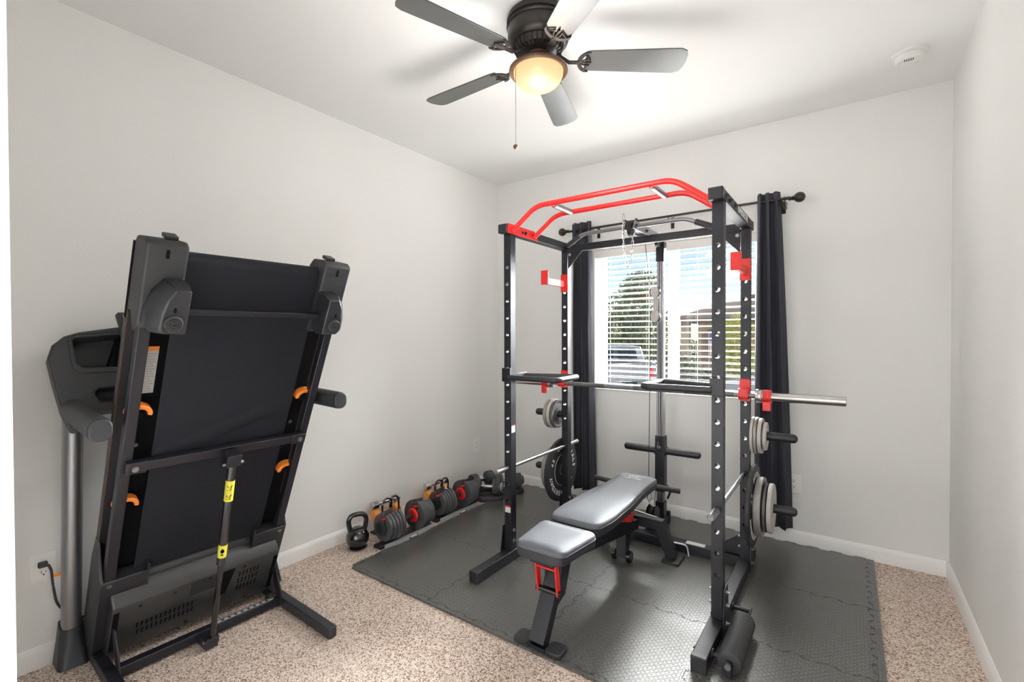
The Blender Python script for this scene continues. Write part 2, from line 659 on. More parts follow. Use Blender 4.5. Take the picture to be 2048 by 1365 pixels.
# window: vinyl slider in the recess, sill, glass
wn = bpy.data.objects.new('window_1', None)
col.objects.link(wn)
wn.location = (WX0, 0.1, WZ0)
wn['kind'] = 'structure'
MX = 1.60
b = MB()
b.box(WX0, WX0 + 0.055, 0.075, 0.13, WZ0, WZ1).box(WX1 - 0.055, WX1, 0.075, 0.13, WZ0, WZ1)
b.box(WX0 + 0.055, WX1 - 0.055, 0.075, 0.13, WZ0, WZ0 + 0.045).box(WX0 + 0.055, WX1 - 0.055, 0.075, 0.13, WZ1 - 0.045, WZ1)
b.build('window_frame', 'vinyl', wn, bevel=0.004)
b = MB()
b.box(MX - 0.038, MX + 0.038, 0.072, 0.12, WZ0 + 0.045, WZ1 - 0.045)
b.build('mullion', 'vinyl', wn, bevel=0.004)
for a, c in ((WX0 + 0.055, MX - 0.038), (MX + 0.038, WX1 - 0.055)):
    b = MB()
    b.box(a, c, 0.102, 0.105, WZ0 + 0.045, WZ1 - 0.045)
    b.build('glass_pane', 'glass', wn)
b = MB()
b.box(WX0 - 0.0, WX1 + 0.0, -0.006, 0.075, WZ0 - 0.0, WZ0 + 0.012)
struct('trim_3', b, 'trim', bevel=0.003)


# ------------------------------------------------------------------ outside world
GZ = -0.92
g = MB().box(-60, 60, 0.3, 70, GZ - 0.2, GZ).build('ground', 'gravel')
tag(g, kind='structure')
g = MB().box(-60, 60, 9.3, 17.0, GZ, GZ + 0.02).build('street', 'asphalt')
tag(g, kind='structure')
g = MB().box(-60, 60, 7.6, 9.2, GZ, GZ + 0.03).build('sidewalk', 'gravel')
tag(g, kind='structure')

hs = thing('neighbor_house', 'tan stucco house with grey brown hip roof seen through the right of the window', 'house', (0, 22, GZ))
hx0, hx1, hy0, hy1 = -3.2, 9.0, 20.0, 27.0
MB().box(hx0, hx1, hy0, hy1, GZ, 1.95).build('wall', 'stucco', hs)
b = MB()
e0, e1, f0, f1 = hx0 - 0.5, hx1 + 0.5, hy0 - 0.5, hy1 + 0.5
vs = [(e0, f0, 1.9), (e1, f0, 1.9), (e1, f1, 1.9), (e0, f1, 1.9), (e0 + 3.4, 23.5, 3.85), (e1 - 3.4, 23.5, 3.85), (e0, f0, 2.05), (e1, f0, 2.05), (e1, f1, 2.05), (e0, f1, 2.05)]
b.add(vs, [(0, 3, 2, 1), (0, 1, 7, 6), (1, 2, 8, 7), (2, 3, 9, 8), (3, 0, 6, 9), (6, 7, 5, 4), (7, 8, 5), (8, 9, 4, 5), (9, 6, 4)])
b.build('roof', 'rooftile', hs)
b = MB()
b.add([(-3.9, 17.9, 2.05), (0.2, 17.9, 2.05), (0.2, 20.6, 2.05), (-3.9, 20.6, 2.05), (-1.6, 19.6, 2.85), (0.2, 20.6, 2.9), (-2.4, 20.6, 2.85)], [(0, 3, 2, 1), (0, 1, 4), (1, 2, 5, 4), (0, 4, 6, 3), (4, 5, 6), (2, 3, 6, 5)])
b.build('porch_roof', 'rooftile', hs)
for x in (-3.5, -0.3):
    MB().box(x, x + 0.35, 18.2, 18.55, GZ, 2.05).build('porch_column', 'stucco', hs)
b = MB()
b.prism([(-0.55, 0), (0.55, 0), (0.55, 1.9)] + [(0.55 * math.cos(t * PI / 8), 1.9 + 0.55 * math.sin(t * PI / 8)) for t in range(1, 8)] + [(-0.55, 1.9)], (-2.5, 19.99, GZ + 0.1), (1, 0, 0), (0, 0, 1), (0, -0.05, 0))
b.build('entry_arch', 'bark', hs)

fl = thing('flag', 'small striped flag hanging limp by the arched entry of the house', 'flag', (-2.0, 16.9, GZ))
b = MB()
b.cyl((-2.0, 16.9, GZ), (-2.0, 16.9, 1.45), 0.02, n=10)
b.build('pole', 'satin', fl)
b = MB()
n = 7
for k in range(n):
    x = -2.0 + 0.02 + k * 0.045
    b.add([(x, 16.9 + 0.02 * (k % 2), 1.4 - 0.02 * k), (x + 0.045, 16.9 + 0.02 * ((k + 1) % 2), 1.38 - 0.02 * k), (x + 0.045, 16.9 + 0.02 * ((k + 1) % 2), 0.5 + 0.02 * k), (x, 16.9 + 0.02 * (k % 2), 0.48 + 0.02 * k)], [(0, 1, 2, 3)])
o = b.build('banner', 'cloth_white', fl)
b = MB()
for k in range(0, n, 2):
    x = -2.0 + 0.02 + k * 0.045
    b.add([(x, 16.885, 1.4 - 0.02 * k), (x + 0.028, 16.885, 1.39 - 0.02 * k), (x + 0.028, 16.885, 0.5 + 0.02 * k), (x, 16.885, 0.48 + 0.02 * k)], [(0, 1, 2, 3)])
b.build('stripe', 'cloth_red', fl)
b = MB().box(-1.99, -1.86, 16.87, 16.88, 1.1, 1.4)
b.build('canton', 'cloth_blue', fl)


def foliage(centres, count, leaf, seed):
    rr = random.Random(seed)
    b = MB()
    for i in range(count):
        c, rad = rr.choice(centres)
        d = Vector((rr.gauss(0, 1), rr.gauss(0, 1), rr.gauss(0, 1))).normalized()
        q = Vector(c) + Vector((d.x * rad[0], d.y * rad[1], d.z * rad[2])) * (0.45 + 0.6 * rr.random())
        a = Vector((rr.gauss(0, 1), rr.gauss(0, 1), rr.gauss(0, 1))).normalized()
        e = a.orthogonal().normalized()
        s_ = leaf * (0.6 + 0.9 * rr.random())
        b.add([q - a * s_, q + e * s_ * 0.35, q + a * s_, q - e * s_ * 0.35], [(0, 1, 2, 3)])
    return b


def tree(name, label, cat, base, trunk, crown, count, leaf, m, seed, group=None):
    t = thing(name, label, cat, base, group=group)
    foliage(crown, count, leaf, seed).build('foliage', m, t, smooth=False)
    b = MB()
    for pth, r in trunk:
        b.tube(pth, r, 8)
    b.build('trunk', 'bark', t)
    return t


tx, ty = -7.3, 22.0
tree('shade_tree', 'tall grey green tree across the street, left half of the window', 'tree', (tx, ty, GZ),
     [(((tx, ty, GZ), (tx + 0.2, ty, 1.0), (tx + 0.1, ty, 3.0)), 0.16), (((tx + 0.2, ty, 0.6), (tx + 1.0, ty, 2.4)), 0.09), (((tx + 0.2, ty, 0.4), (tx - 0.9, ty, 2.2)), 0.09)],
     [((tx - 0.9, ty, 1.7), (1.5, 1.3, 1.1)), ((tx + 1.0, ty, 1.8), (1.4, 1.3, 1.1)), ((tx, ty, 2.9), (1.5, 1.3, 1.2)), ((tx + 0.5, ty, 4.0), (1.1, 1.0, 0.9)), ((tx - 0.2, ty, 0.4), (2.2, 1.3, 0.8))], 6500, 0.12, 'leaf', 3)
tree('shrub', 'wide dark green shrub beyond the truck at the foot of the tree', 'shrub', (-8.5, 26, GZ), [(((-8.5, 26, GZ), (-8.5, 26, 0.5)), 0.08)],
     [((-8.5, 26, 0.2), (2.6, 1.0, 1.3)), ((-5.5, 26, 0.0), (2.0, 1.0, 1.1)), ((-11, 26, 0.4), (2.0, 1.0, 1.4))], 4200, 0.14, 'leaf', 5, 'shrubs outside the window')
tree('shrub', 'olive green shrub low against the house wall beside the mullion', 'shrub', (-2.9, 16.0, GZ), [(((-2.9, 16.0, GZ), (-2.9, 16.0, 0.1)), 0.05)],
     [((-3.0, 16.0, -0.1), (0.8, 0.6, 0.75)), ((-2.3, 16.0, -0.35), (0.6, 0.5, 0.5))], 2600, 0.07, 'leaf', 9, 'shrubs outside the window')
tree('small_tree', 'yellow green leafy small tree in front of the house at right', 'tree', (-0.35, 13.9, GZ), [(((-0.35, 13.9, GZ), (-0.3, 13.9, 1.4)), 0.05)],
     [((-0.4, 13.9, 1.3), (0.5, 0.45, 0.75)), ((-0.3, 13.9, 0.4), (0.6, 0.5, 0.6))], 2600, 0.07, 'leaf_y', 11)


def car_body(b, prof, halfw, T):
    k = len(prof)
    for sgn_pair in (0,):
        vs = [T(x, -halfw * wf, z) for x, z, wf in prof] + [T(x, halfw * wf, z) for x, z, wf in prof]
        fs = [tuple(range(k)), tuple(range(2 * k - 1, k - 1, -1))] + [(i, (i + 1) % k, k + (i + 1) % k, k + i) for i in range(k)]
        b.add(vs, fs)
    return b


ta = R(121)
tru = thing('pickup_truck', 'silver pickup truck parked in the street, seen from behind through the blinds', 'truck', (-3.45, 11.9, GZ + 0.02), ta)
b = MB()
pr_ = [(0, 0.50, 1), (0, 1.30, .97), (1.75, 1.32, .97), (1.80, 1.30, .97), (4.3, 1.18, .95), (5.2, 1.10, .92), (5.3, 0.55, .95)]
car_body(b, pr_, 0.95, lambda x, y, z: (x, y, z)).build('truck_body', 'carpaint', tru, bevel=0.05, local=True)
b = MB()
car_body(b, [(1.82, 1.30, .95), (1.95, 1.80, .80), (3.2, 1.82, .80), (3.9, 1.28, .92)], 0.95, lambda x, y, z: (x, y, z)).build('cab', 'carpaint', tru, bevel=0.05, local=True)
MB().add([(1.83, -.62, 1.36), (1.83, .62, 1.36), (1.93, .56, 1.74), (1.93, -.56, 1.74)], [(0, 1, 2, 3)]).build('rear_window', 'carglass', tru, local=True)
MB().box(0.06, 1.7, -0.78, 0.78, 1.20, 1.335).build('bed_cavity', 'black', tru, local=True)
for y in (-0.83, 0.70):
    MB().box(-0.02, 0.03, y, y + 0.13, 0.78, 1.12).build('tail_light', 'lampred', tru, local=True)
MB().box(-0.16, 0.0, -0.93, 0.93, 0.48, 0.68).build('bumper', 'chrome', tru, bevel=0.02, local=True)
MB().box(-0.17, -0.155, -0.26, 0.26, 0.50, 0.66).build('license_plate', 'carglass', tru, local=True)
for x in (1.0, 4.4):
    for y in (-0.85, 0.85):
        MB().cyl((x, y - 0.12, 0.38), (x, y + 0.12, 0.38), 0.38, n=28).build('wheel', 'rubber', tru, local=True)

cr = thing('parked_car', 'pale car parked close outside the right half of the window, nose to the left', 'car', (1.3, 11.6, GZ + 0.02), R(176))
b = MB()
pr_ = [(2.2, 0.30, .8), (2.28, 0.55, .82), (2.1, 0.80, .9), (0.9, 1.02, .98), (-1.9, 1.06, 1), (-2.3, 0.9, .95), (-2.3, 0.3, .95)]
car_body(b, pr_, 0.88, lambda x, y, z: (x, y, z)).build('car_body', 'carpaint', cr, bevel=0.06, seg=3, local=True)
b = MB()
car_body(b, [(0.95, 1.0, .92), (0.2, 1.42, .75), (-1.2, 1.45, .75), (-1.9, 1.04, .9)], 0.88, lambda x, y, z: (x, y, z)).build('greenhouse', 'carglass', cr, bevel=0.04, local=True)
for x in (-1.4, 1.4):
    for y in (-0.8, 0.8):
        MB().cyl((x, y - 0.1, 0.32), (x, y + 0.1, 0.32), 0.32, n=28).build('wheel', 'rubber', cr, local=True)


# ------------------------------------------------------------------ window dressing
bl = thing('window_blind', 'white wooden slat blind lowered over the window behind the rack', 'blind', (1.6, 0.04, WZ1))
b = MB()
b.box(WX0 + 0.008, WX1 - 0.008, 0.008, 0.066, WZ1 - 0.045, WZ1 - 0.002)
b.box(WX0 + 0.004, WX1 - 0.004, 0.000, 0.006, WZ1 - 0.065, WZ1 - 0.002)
b.build('headrail', 'slat', bl, bevel=0.002)
b = MB()
z = WZ1 - 0.095
zs = []
while z > WZ0 + 0.06:
    zs.append(z)
    z -= 0.0445
for z in zs:
    b.add([(x, y, z + dz + c) for x in (WX0 + 0.006, WX1 - 0.006) for y, dz in ((0.019, 0.0065), (0.038, 0.0045), (0.057, 0.0)) for c in (0, 0.0022)],
          [(0, 2, 8, 6), (2, 4, 10, 8), (1, 7, 9, 3), (3, 9, 11, 5), (0, 6, 7, 1), (4, 5, 11, 10), (0, 1, 3, 2), (2, 3, 5, 4), (6, 8, 9, 7), (8, 10, 11, 9)])
b.build('slats', 'slat', bl)
MB().box(WX0 + 0.006, WX1 - 0.006, 0.014, 0.062, WZ0 + 0.018, WZ0 + 0.034).build('bottom_rail', 'slat', bl, bevel=0.003)
b = MB()
for x in (1.10, 1.42, 1.78, 2.10):
    for y in (0.0115, 0.0645):
        b.cyl((x, y, WZ0 + 0.03), (x, y, WZ1 - 0.04), 0.0009, n=6)
b.build('ladder_cord', 'slat', bl)
MB().cyl((1.058, 0.003, WZ1 - 0.08), (1.056, 0.003, 1.53), 0.004, n=8).build('tilt_wand', 'satin', bl)


def curtain(name, label, tl, tr, bl_, br, ztop, zbot, folds, ycen, phase, group):
    o = thing(name, label, 'curtain', ((tl + tr) / 2, ycen, zbot), group=group)
    b = MB()
    nu, nv = folds * 12, 24
    for side in (0, 1):
        pass
    rows = []
    for j in range(nv + 1):
        t = j / nv
        z_ = ztop + (zbot - ztop) * t
        row = []
        for i in range(nu + 1):
            u_ = i / nu
            a = tl + (bl_ - tl) * t ** 0.8
            c = tr + (br - tr) * t ** 0.8
            amp = (0.022 + 0.016 * min(1, t * 3)) * (1 + 0.25 * math.sin(5 * u_ + 2))
            sn = math.sin(2 * PI * folds * u_ + phase + 0.5 * math.sin(3 * t + 4 * u_))
            x_ = a + (c - a) * u_ + 0.010 * math.sin(4 * PI * folds * u_ + phase) * min(1, 0.4 + t)
            row.append((x_, ycen + amp * sn, z_))
        rows.append(row)
    vs = [q for r_ in rows for q in r_]
    k = nu + 1
    fs = [(j * k + i, j * k + i + 1, (j + 1) * k + i + 1, (j + 1) * k + i) for j in range(nv) for i in range(nu)]
    b.add(vs, fs)
    m = b.build('fabric', 'curtain', o, sharp=80)
    s_ = m.modifiers.new('thick', 'SOLIDIFY')
    s_.thickness = 0.004
    return o


RZ, RY = 2.2, -0.095
curtain('curtain', 'charcoal curtain bunched left of the window behind the rack', 0.83, 1.005, 0.825, 1.035, 2.255, 0.10, 3, RY, 0.5, 'curtains')
curtain('curtain', 'charcoal curtain bunched right of the window beside the weight plates', 2.185, 2.315, 2.165, 2.385, 2.255, 0.115, 3, RY, 1.1, 'curtains')
o = thing('curtain_rod', 'black curtain rod with ball finials above the window', 'curtain rod', (1.6, RY, RZ))
MB().cyl((0.80, RY, RZ - 0.004), (2.37, RY, RZ + 0.004), 0.0095, n=16).build('rod', 'bronze', o)
for x, s_ in ((0.80, -1), (2.37, 1)):
    MB().lathe([(0.0, -0.004), (0.013, -0.004), (0.013, 0.004), (0.009, 0.010), (0.015, 0.016), (0.010, 0.021), (0.017, 0.026)] + [(0.032 * math.sin(t * PI / 10), 0.055 - 0.032 * math.cos(t * PI / 10)) for t in range(2, 10)] + [(0, 0.087)], (x, RY, RZ), (s_, 0, 0), 24).build('finial', 'bronze', o)
for x in (1.03, 1.62, 2.33):
    b = MB()
    b.tube([(x, -0.001, RZ - 0.03), (x, RY, RZ - 0.03), (x, RY - 0.014, RZ - 0.018), (x, RY - 0.014, RZ)], 0.004, 8)
    b.box(x - 0.012, x + 0.012, -0.006, 0.0, RZ - 0.07, RZ + 0.01)
    b.build('bracket', 'bronze', o)
o = thing('curtain_ring', 'spare black curtain ring clip hanging from the rod end', 'ring', (2.345, RY, RZ - 0.03))
b = MB()
b.tube(arc((2.345, RY, RZ), 0.016, 0, 2 * PI, 18, (0, 1, 0), (0, 0, 1))[:-1], 0.002, 6, closed=True)
b.tube(arc((2.345, RY, RZ - 0.032), 0.013, 0, 2 * PI, 18)[:-1], 0.0025, 6, closed=True)
b.tube(arc((2.345, RY, RZ - 0.056), 0.011, 0, 2 * PI, 18)[:-1], 0.0025, 6, closed=True)
b.build('clip', 'bronze', o)


# ------------------------------------------------------------------ outlets, smoke detector
def outlet(label, o, u, n, group='wall outlets'):
    """o centre on the wall, u right, n out of the wall"""
    o, u, n = Vector(o), Vector(u), Vector(n)
    z_ = Vector((0, 0, 1))
    t = thing('wall_outlet', label, 'outlet', o, group='wall outlets')
    MB().prism([(a * 1.0, c) for a, c in rrect(0.080, 0.122, 0.004)], o, u, z_, n * 0.005).build('cover_plate', 'plug', t, bevel=0.002)
    for dz in (0.0195, -0.0195):
        f = MB().prism([(0.0165 * math.cos(q * PI / 12), dz + max(-0.0135, min(0.0135, 0.0165 * math.sin(q * PI / 12)))) for q in range(24)], o + n * 0.005, u, z_, n * 0.002).build('receptacle', 'plug', t)
        b = MB()
        b.prism([(-0.0075, dz - 0.001), (-0.0055, dz - 0.001), (-0.0055, dz + 0.008), (-0.0075, dz + 0.008)], o + n * 0.007, u, z_, n * 0.0004)
        b.prism([(0.0055, dz), (0.0075, dz), (0.0075, dz + 0.007), (0.0055, dz + 0.007)], o + n * 0.007, u, z_, n * 0.0004)
        b.prism([(0.003 * math.cos(q * PI / 5), dz - 0.007 + 0.003 * math.sin(q * PI / 5)) for q in range(10)], o + n * 0.007, u, z_, n * 0.0004)
        b.build('slot', 'black', f)
    return t


outlet('white wall outlet low on the left wall with a black plug in it', (0, -3.076, 0.402), (0, 1, 0), (1, 0, 0))
outlet('white wall outlet on the left wall near the far corner', (0, -0.325, 0.38), (0, 1, 0), (1, 0, 0))
outlet('white wall outlet on the back wall right of the curtain', (2.393, 0, 0.388), (1, 0, 0), (0, -1, 0))

o = thing('smoke_detector', 'round white smoke detector on the ceiling near the right corner', 'smoke detector', (2.915, -0.46, H))
MB().lathe([(0, 0), (0.072, 0), (0.072, -0.012), (0.066, -0.016), (0, -0.016)], (2.915, -0.46, H), (0, 0, 1), 48).build('base', 'whiteplastic', o)
MB().lathe([(0, -0.016), (0.060, -0.017), (0.060, -0.034), (0.050, -0.043), (0.0, -0.046)], (2.915, -0.46, H), (0, 0, 1), 48).build('cover', 'whiteplastic', o)
b = MB()
for k in range(5):
    x = 2.893 + k * 0.008
    b.box(x, x + 0.003, -0.495, -0.475, H - 0.0455, H - 0.043)
b.build('sounder_slots', 'black', o)
MB().cyl((2.945, -0.435, H - 0.0425), (2.945, -0.435, H - 0.047), 0.006, n=16).build('test_button', 'whiteplastic', o)

# ------------------------------------------------------------------ ceiling fan
FX, FY = 1.565, -1.755
fan = thing('ceiling_fan', 'dark bronze hugger ceiling fan with five blades and a lit globe', 'ceiling fan', (FX, FY, H))
MB().lathe([(0, 0), (0.128, 0), (0.134, -0.006), (0.138, -0.020), (0.138, -0.030), (0.131, -0.033), (0.136, -0.037), (0.139, -0.046), (0.132, -0.050), (0.134, -0.056), (0.134, -0.098), (0.130, -0.110), (0.118, -0.124), (0.112, -0.126), (0, -0.126)], (FX, FY, H), (0, 0, 1), 64).build('motor_housing', 'bronze', fan)
b = MB()
b.lathe([(0, -0.126), (0.108, -0.126), (0.098, -0.150), (0.080, -0.160), (0, -0.160)], (FX, FY, H), (0, 0, 1), 48)
for k in range(30):
    a = 2 * PI * k / 30
    ca, sa = math.cos(a), math.sin(a)
    b.tube([(FX + ca * 0.109, FY + sa * 0.109, H - 0.127), (FX + ca * 0.101, FY + sa * 0.101, H - 0.149), (FX + ca * 0.082, FY + sa * 0.082, H - 0.160)], 0.0035, 6)
b.build('ribbed_hub', 'bronze', fan)
MB().lathe([(0, -0.158), (0.045, -0.158), (0.036, -0.168), (0.036, -0.180), (0.042, -0.186), (0.050, -0.192), (0.078, -0.202), (0.112, -0.216), (0.127, -0.228), (0.129, -0.238), (0.125, -0.243), (0.108, -0.236), (0, -0.230)], (FX, FY, H), (0, 0, 1), 64).build('light_fitter', 'copper', fan)
MB().lathe([(0.1085, -0.232), (0.1095, -0.238), (0.106, -0.247), (0.108, -0.250)] + [(0.106 * math.cos(t * PI / 20), -0.250 - 0.068 * math.sin(t * PI / 20)) for t in range(1, 10)] + [(0, -0.318)], (FX, FY, H), (0, 0, 1), 64).build('glass_globe', 'globe', fan)
BA = 0.62677
for k in range(5):
    a = BA + k * 2 * PI / 5
    ca, sa = math.cos(a), math.sin(a)
    rad = Vector((ca, sa, 0))
    tan = Vector((-sa, ca, 0))
    pit = R(-11)
    wv = (tan * math.cos(pit) + Vector((0, 0, 1)) * math.sin(pit))
    zb = H - 0.190
    c0 = Vector((FX, FY, zb))
    # blade outline: (along, across)
    r0, r1 = 0.205, 0.645
    poly = [(r0, -0.050), (r0 + 0.02, -0.056), (r1 - 0.10, -0.068), (r1 - 0.035, -0.069), (r1 - 0.010, -0.058), (r1, -0.035), (r1 + 0.004, 0.0), (r1, 0.035), (r1 - 0.010, 0.058), (r1 - 0.035, 0.069), (r1 - 0.10, 0.068), (r0 + 0.02, 0.056), (r0, 0.050)]
    nrm = rad.cross(wv)
    bo = MB().prism(poly, c0 + nrm * 0.000, rad, wv, nrm * 0.006).build('blade', 'blade', fan, bevel=0.001)
    b = MB()
    under = -0.006
    q = lambda al, ac, up_=0.0: c0 + rad * al + wv * ac + nrm * (under + up_)
    b.rtube([Vector((FX, FY, H - 0.152)) + rad * 0.075, Vector((FX, FY, H - 0.176)) + rad * 0.105, q(0.135, 0), q(0.178, 0)], 0.020, 0.007, upv=(0, 0, 1))
    # crescent under the blade root
    cres = []
    for i in range(13):
        t = -1.15 + 2.3 * i / 12
        cres.append((0.232 - 0.062 * math.cos(t), 0.062 * math.sin(t)))
    for i in range(13):
        t = 1.15 - 2.3 * i / 12
        cres.append((0.252 - 0.064 * math.cos(t), 0.060 * math.sin(t)))
    b.prism(cres, c0 - nrm * 0.008, rad, wv, nrm * 0.007)
    for s_ in (-1, 1):
        b.tube([q(0.178, 0), q(0.200, s_ * 0.014), q(0.222, s_ * 0.016), q(0.204, s_ * 0.044)], 0.004, 6)
    b.tube([q(0.172, 0), q(0.215, 0), q(0.232, 0)], 0.005, 6)
    b.build('blade_bracket', 'bronze', fan, bevel=0.001)
b = MB()
px_, py_ = 1.512, -1.852
b.cyl((px_, py_, H - 0.238), (px_, py_, 2.165), 0.0009, n=6)
for k in range(60):
    b.sphere((px_, py_, H - 0.24 - k * 0.0056), 0.0014, 6)
b.build('pull_chain', 'copper', fan)
MB().sphere((px_, py_, 2.158), 0.0115, 16, 1, 1, 0.9).build('chain_pull', 'copper', fan)
lamp('room_fill', 'POINT', (FX, FY, H - 0.62), 14.5, (1.0, 0.975, 0.945), 0.20)  # added neutral fill, hanging in open air below the fan
lamp('globe_glow', 'POINT', (FX, FY, H - 0.365), 0.9, (1.0, 0.62, 0.32), 0.04)


# ------------------------------------------------------------------ foam mats
def seam(a, b, n, amp, ends=True):
    """interlocking edge between two points (2-D); amp to the left of a->b"""
    a, b = Vector(a), Vector(b)
    d = (b - a) / n
    nn = Vector((-d.y, d.x)).normalized()
    pts = [a]
    for i in range(n):
        s_ = 1 if i % 2 else -1
        p0 = a + d * i
        f0, f1 = (0.30 if i == 0 else -0.07), (0.70 if i == n - 1 else 1.07)
        # dovetail: neck at the seam line, wider at the tip
        pts += [p0 + d * max(0.06, 0.14), p0 + d * 0.02 + nn * amp * s_ if i else p0 + d * 0.10 + nn * amp * s_, p0 + d * 0.98 + nn * amp * s_ if i < n - 1 else p0 + d * 0.90 + nn * amp * s_, p0 + d * 0.86]
    pts.append(b)
    return pts


MT = 0.012
xs_ = [0.350, 0.955, 1.560, 2.165, 2.770]
ys_ = [-1.836, -1.245, -0.655, -0.026]
NT, AM = 10, 0.0085
hseam = {(i, j): seam((xs_[i], ys_[j]), (xs_[i + 1], ys_[j]), NT, AM) for i in range(4) for j in range(4)}
vseam = {(i, j): seam((xs_[i], ys_[j]), (xs_[i], ys_[j + 1]), NT, AM) for i in range(5) for j in range(3)}


def mat_piece(poly, label, name, grp, cat='mat'):
    cx = sum(q[0] for q in poly) / len(poly)
    cy = sum(q[1] for q in poly) / len(poly)
    b = MB()
    # close-fitting joint, 1.2 mm open
    out = []
    n = len(poly)
    P = [Vector((q[0], q[1])) for q in poly]
    for i in range(n):
        a, c, e = P[i - 1], P[i], P[(i + 1) % n]
        d1, d2 = (c - a), (e - c)
        if d1.length < 1e-7 or d2.length < 1e-7:
            out.append(c)
            continue
        n1 = Vector((-d1.y, d1.x)).normalized()
        n2 = Vector((-d2.y, d2.x)).normalized()
        m = n1 + n2
        m = m.normalized() / max(0.5, m.normalized().dot(n1)) if m.length > 1e-4 else n1
        out.append(c + m * 0.0014)
    b.prism([(q.x - cx, q.y - cy) for q in out], (cx, cy, 0.0), (1, 0, 0), (0, 1, 0), (0, 0, MT))
    o = b.build(name, 'foam', None, smooth=False)
    for v in o.data.vertices:
        v.co.x -= cx
        v.co.y -= cy
    o.location = (cx, cy, 0)
    return tag(o, label, cat, grp)


rown = ['front', 'middle', 'back']
coln = ['leftmost', 'second from the left', 'third from the left', 'rightmost']
for j in range(3):
    for i in range(4):
        poly = hseam[i, j] + vseam[i + 1, j][1:] + hseam[i, j + 1][::-1][1:] + vseam[i, j][::-1][1:-1]
        mat_piece(poly, 'dark tread pattern foam mat tile, %s row, %s tile' % (rown[j], coln[i]), 'foam_mat_tile', 'interlocking foam mat tiles')
for i in range(4):
    poly = [(xs_[i], ys_[0] - 0.024), (xs_[i + 1], ys_[0] - 0.024)] + hseam[i, 0][::-1]
    mat_piece(poly, 'thin foam edging strip along the front of the mat, %s piece' % coln[i], 'foam_edge_strip', 'foam edging strips')
for j in range(3):
    poly = [(xs_[4] + 0.036, ys_[j]), (xs_[4] + 0.036, ys_[j + 1])] + vseam[4, j][::-1]
    mat_piece(poly, 'thin foam edging strip on the right side of the mat, %s piece' % rown[j], 'foam_edge_strip', 'foam edging strips')
    poly = [(xs_[0] - 0.024, ys_[j + 1]), (xs_[0] - 0.024, ys_[j])] + vseam[0, j]
    mat_piece(poly, 'thin foam edging strip on the left side of the mat, %s piece' % rown[j], 'foam_edge_strip', 'foam edging strips')
#PART2

# ------------------------------------------------------------------ power rack
XL, XR = 1.040, 2.201           # upright centre lines
YF, YB = -1.247, -0.560         # front and back uprights
rack = thing('power_rack', 'black power rack cage with red chin-up bars and cable tower', 'power rack', (1.62, -0.9, MT))
HW = 0.024


def upright(xc, yc, z0, z1, holes, r=0.0115):
    x0, x1, y0, y1 = xc - HW, xc + HW, yc - 0.025, yc + 0.025
    b = MB()
    n = 16
    # sides
    b.add([(x0, y0, z0), (x0, y1, z0), (x0, y1, z1), (x0, y0, z1)], [(0, 1, 2, 3)])
    b.add([(x1, y0, z0), (x1, y1, z0), (x1, y1, z1), (x1, y0, z1)], [(0, 3, 2, 1)])
    b.add([(x0, y0, z0), (x1, y0, z0), (x1, y1, z0), (x0, y1, z0)], [(0, 1, 2, 3)])
    b.add([(x0, y0, z1), (x1, y0, z1), (x1, y1, z1), (x0, y1, z1)], [(3, 2, 1, 0)])
    hh = HW
    for y in (y0, y1):
        zc = z0
        for h in holes:
            b.add([(x0, y, zc), (x1, y, zc), (x1, y, h - hh), (x0, y, h - hh)], [(0, 1, 2, 3)])
            ring, sq = [], []
            for i in range(n):
                t = 2 * PI * i / n
                c, s_ = math.cos(t), math.sin(t)
                k = 1 / max(abs(c), abs(s_))
                ring.append((xc + r * c, y, h + r * s_))
                sq.append((xc + HW * c * k, y, h + hh * s_ * k))
            b.add(ring + sq, [(i, (i + 1) % n, n + (i + 1) % n, n + i) for i in range(n)])
            zc = h + hh
        b.add([(x0, y, zc), (x1, y, zc), (x1, y, z1), (x0, y, z1)], [(0, 1, 2, 3)])
    for h in holes:
        b.cyl((xc, y0, h), (xc, y1, h), r, n=n, cap=False)
    return b


def merged(o):
    bm = bmesh.new()
    bm.from_mesh(o.data)
    bmesh.ops.remove_doubles(bm, verts=bm.verts, dist=0.0002)
    xs = [v.co.x for v in bm.verts]
    ys = [v.co.y for v in bm.verts]
    cx, cy = (min(xs) + max(xs)) / 2, (min(ys) + max(ys)) / 2
    bm.normal_update()
    for f in bm.faces:
        c = f.calc_center_median()
        n = f.normal
        if abs(n.y) > 0.9:
            bad = n.y * (c.y - cy) < 0
        elif abs(n.x) > 0.9 and abs(c.x - cx) > HW * 0.9:
            bad = n.x * (c.x - cx) < 0
        elif abs(n.z) > 0.9 and f.calc_area() > 0.002:
            bad = n.z * (c.z - 1.0) < 0
        else:
            bad = False
        if bad:
            f.normal_flip()
    bm.to_mesh(o.data)
    bm.free()
    o.data.shade_flat()
    return o


holes_f = [0.266 + 0.0988 * k for k in range(16)]
holes_b = [0.266 + 0.0988 * k for k in range(15)]
for xc in (XL, XR):
    for yc, hl in ((YF, holes_f), (YB, holes_b)):
        # leave out the holes that a bar or peg fills
        hl2 = [h for h in hl if not (xc and abs(h - 0.562) < 0.02)]
        merged(upright(xc, yc, 0.072, 1.945, hl).build('upright', 'steel', rack))


def bolt(bs, p, d, r=0.009, h=0.007):
    b = MB()
    bs.bolts.append(b)
    p, d = Vector(p), Vector(d).normalized()
    b.cyl(p, p + d * 0.002, r * 1.3, n=16)
    b.cyl(p + d * 0.002, p + d * h, r, n=6)
    b.cyl(p + d * h, p + d * (h + 0.006), r * 0.5, n=10)


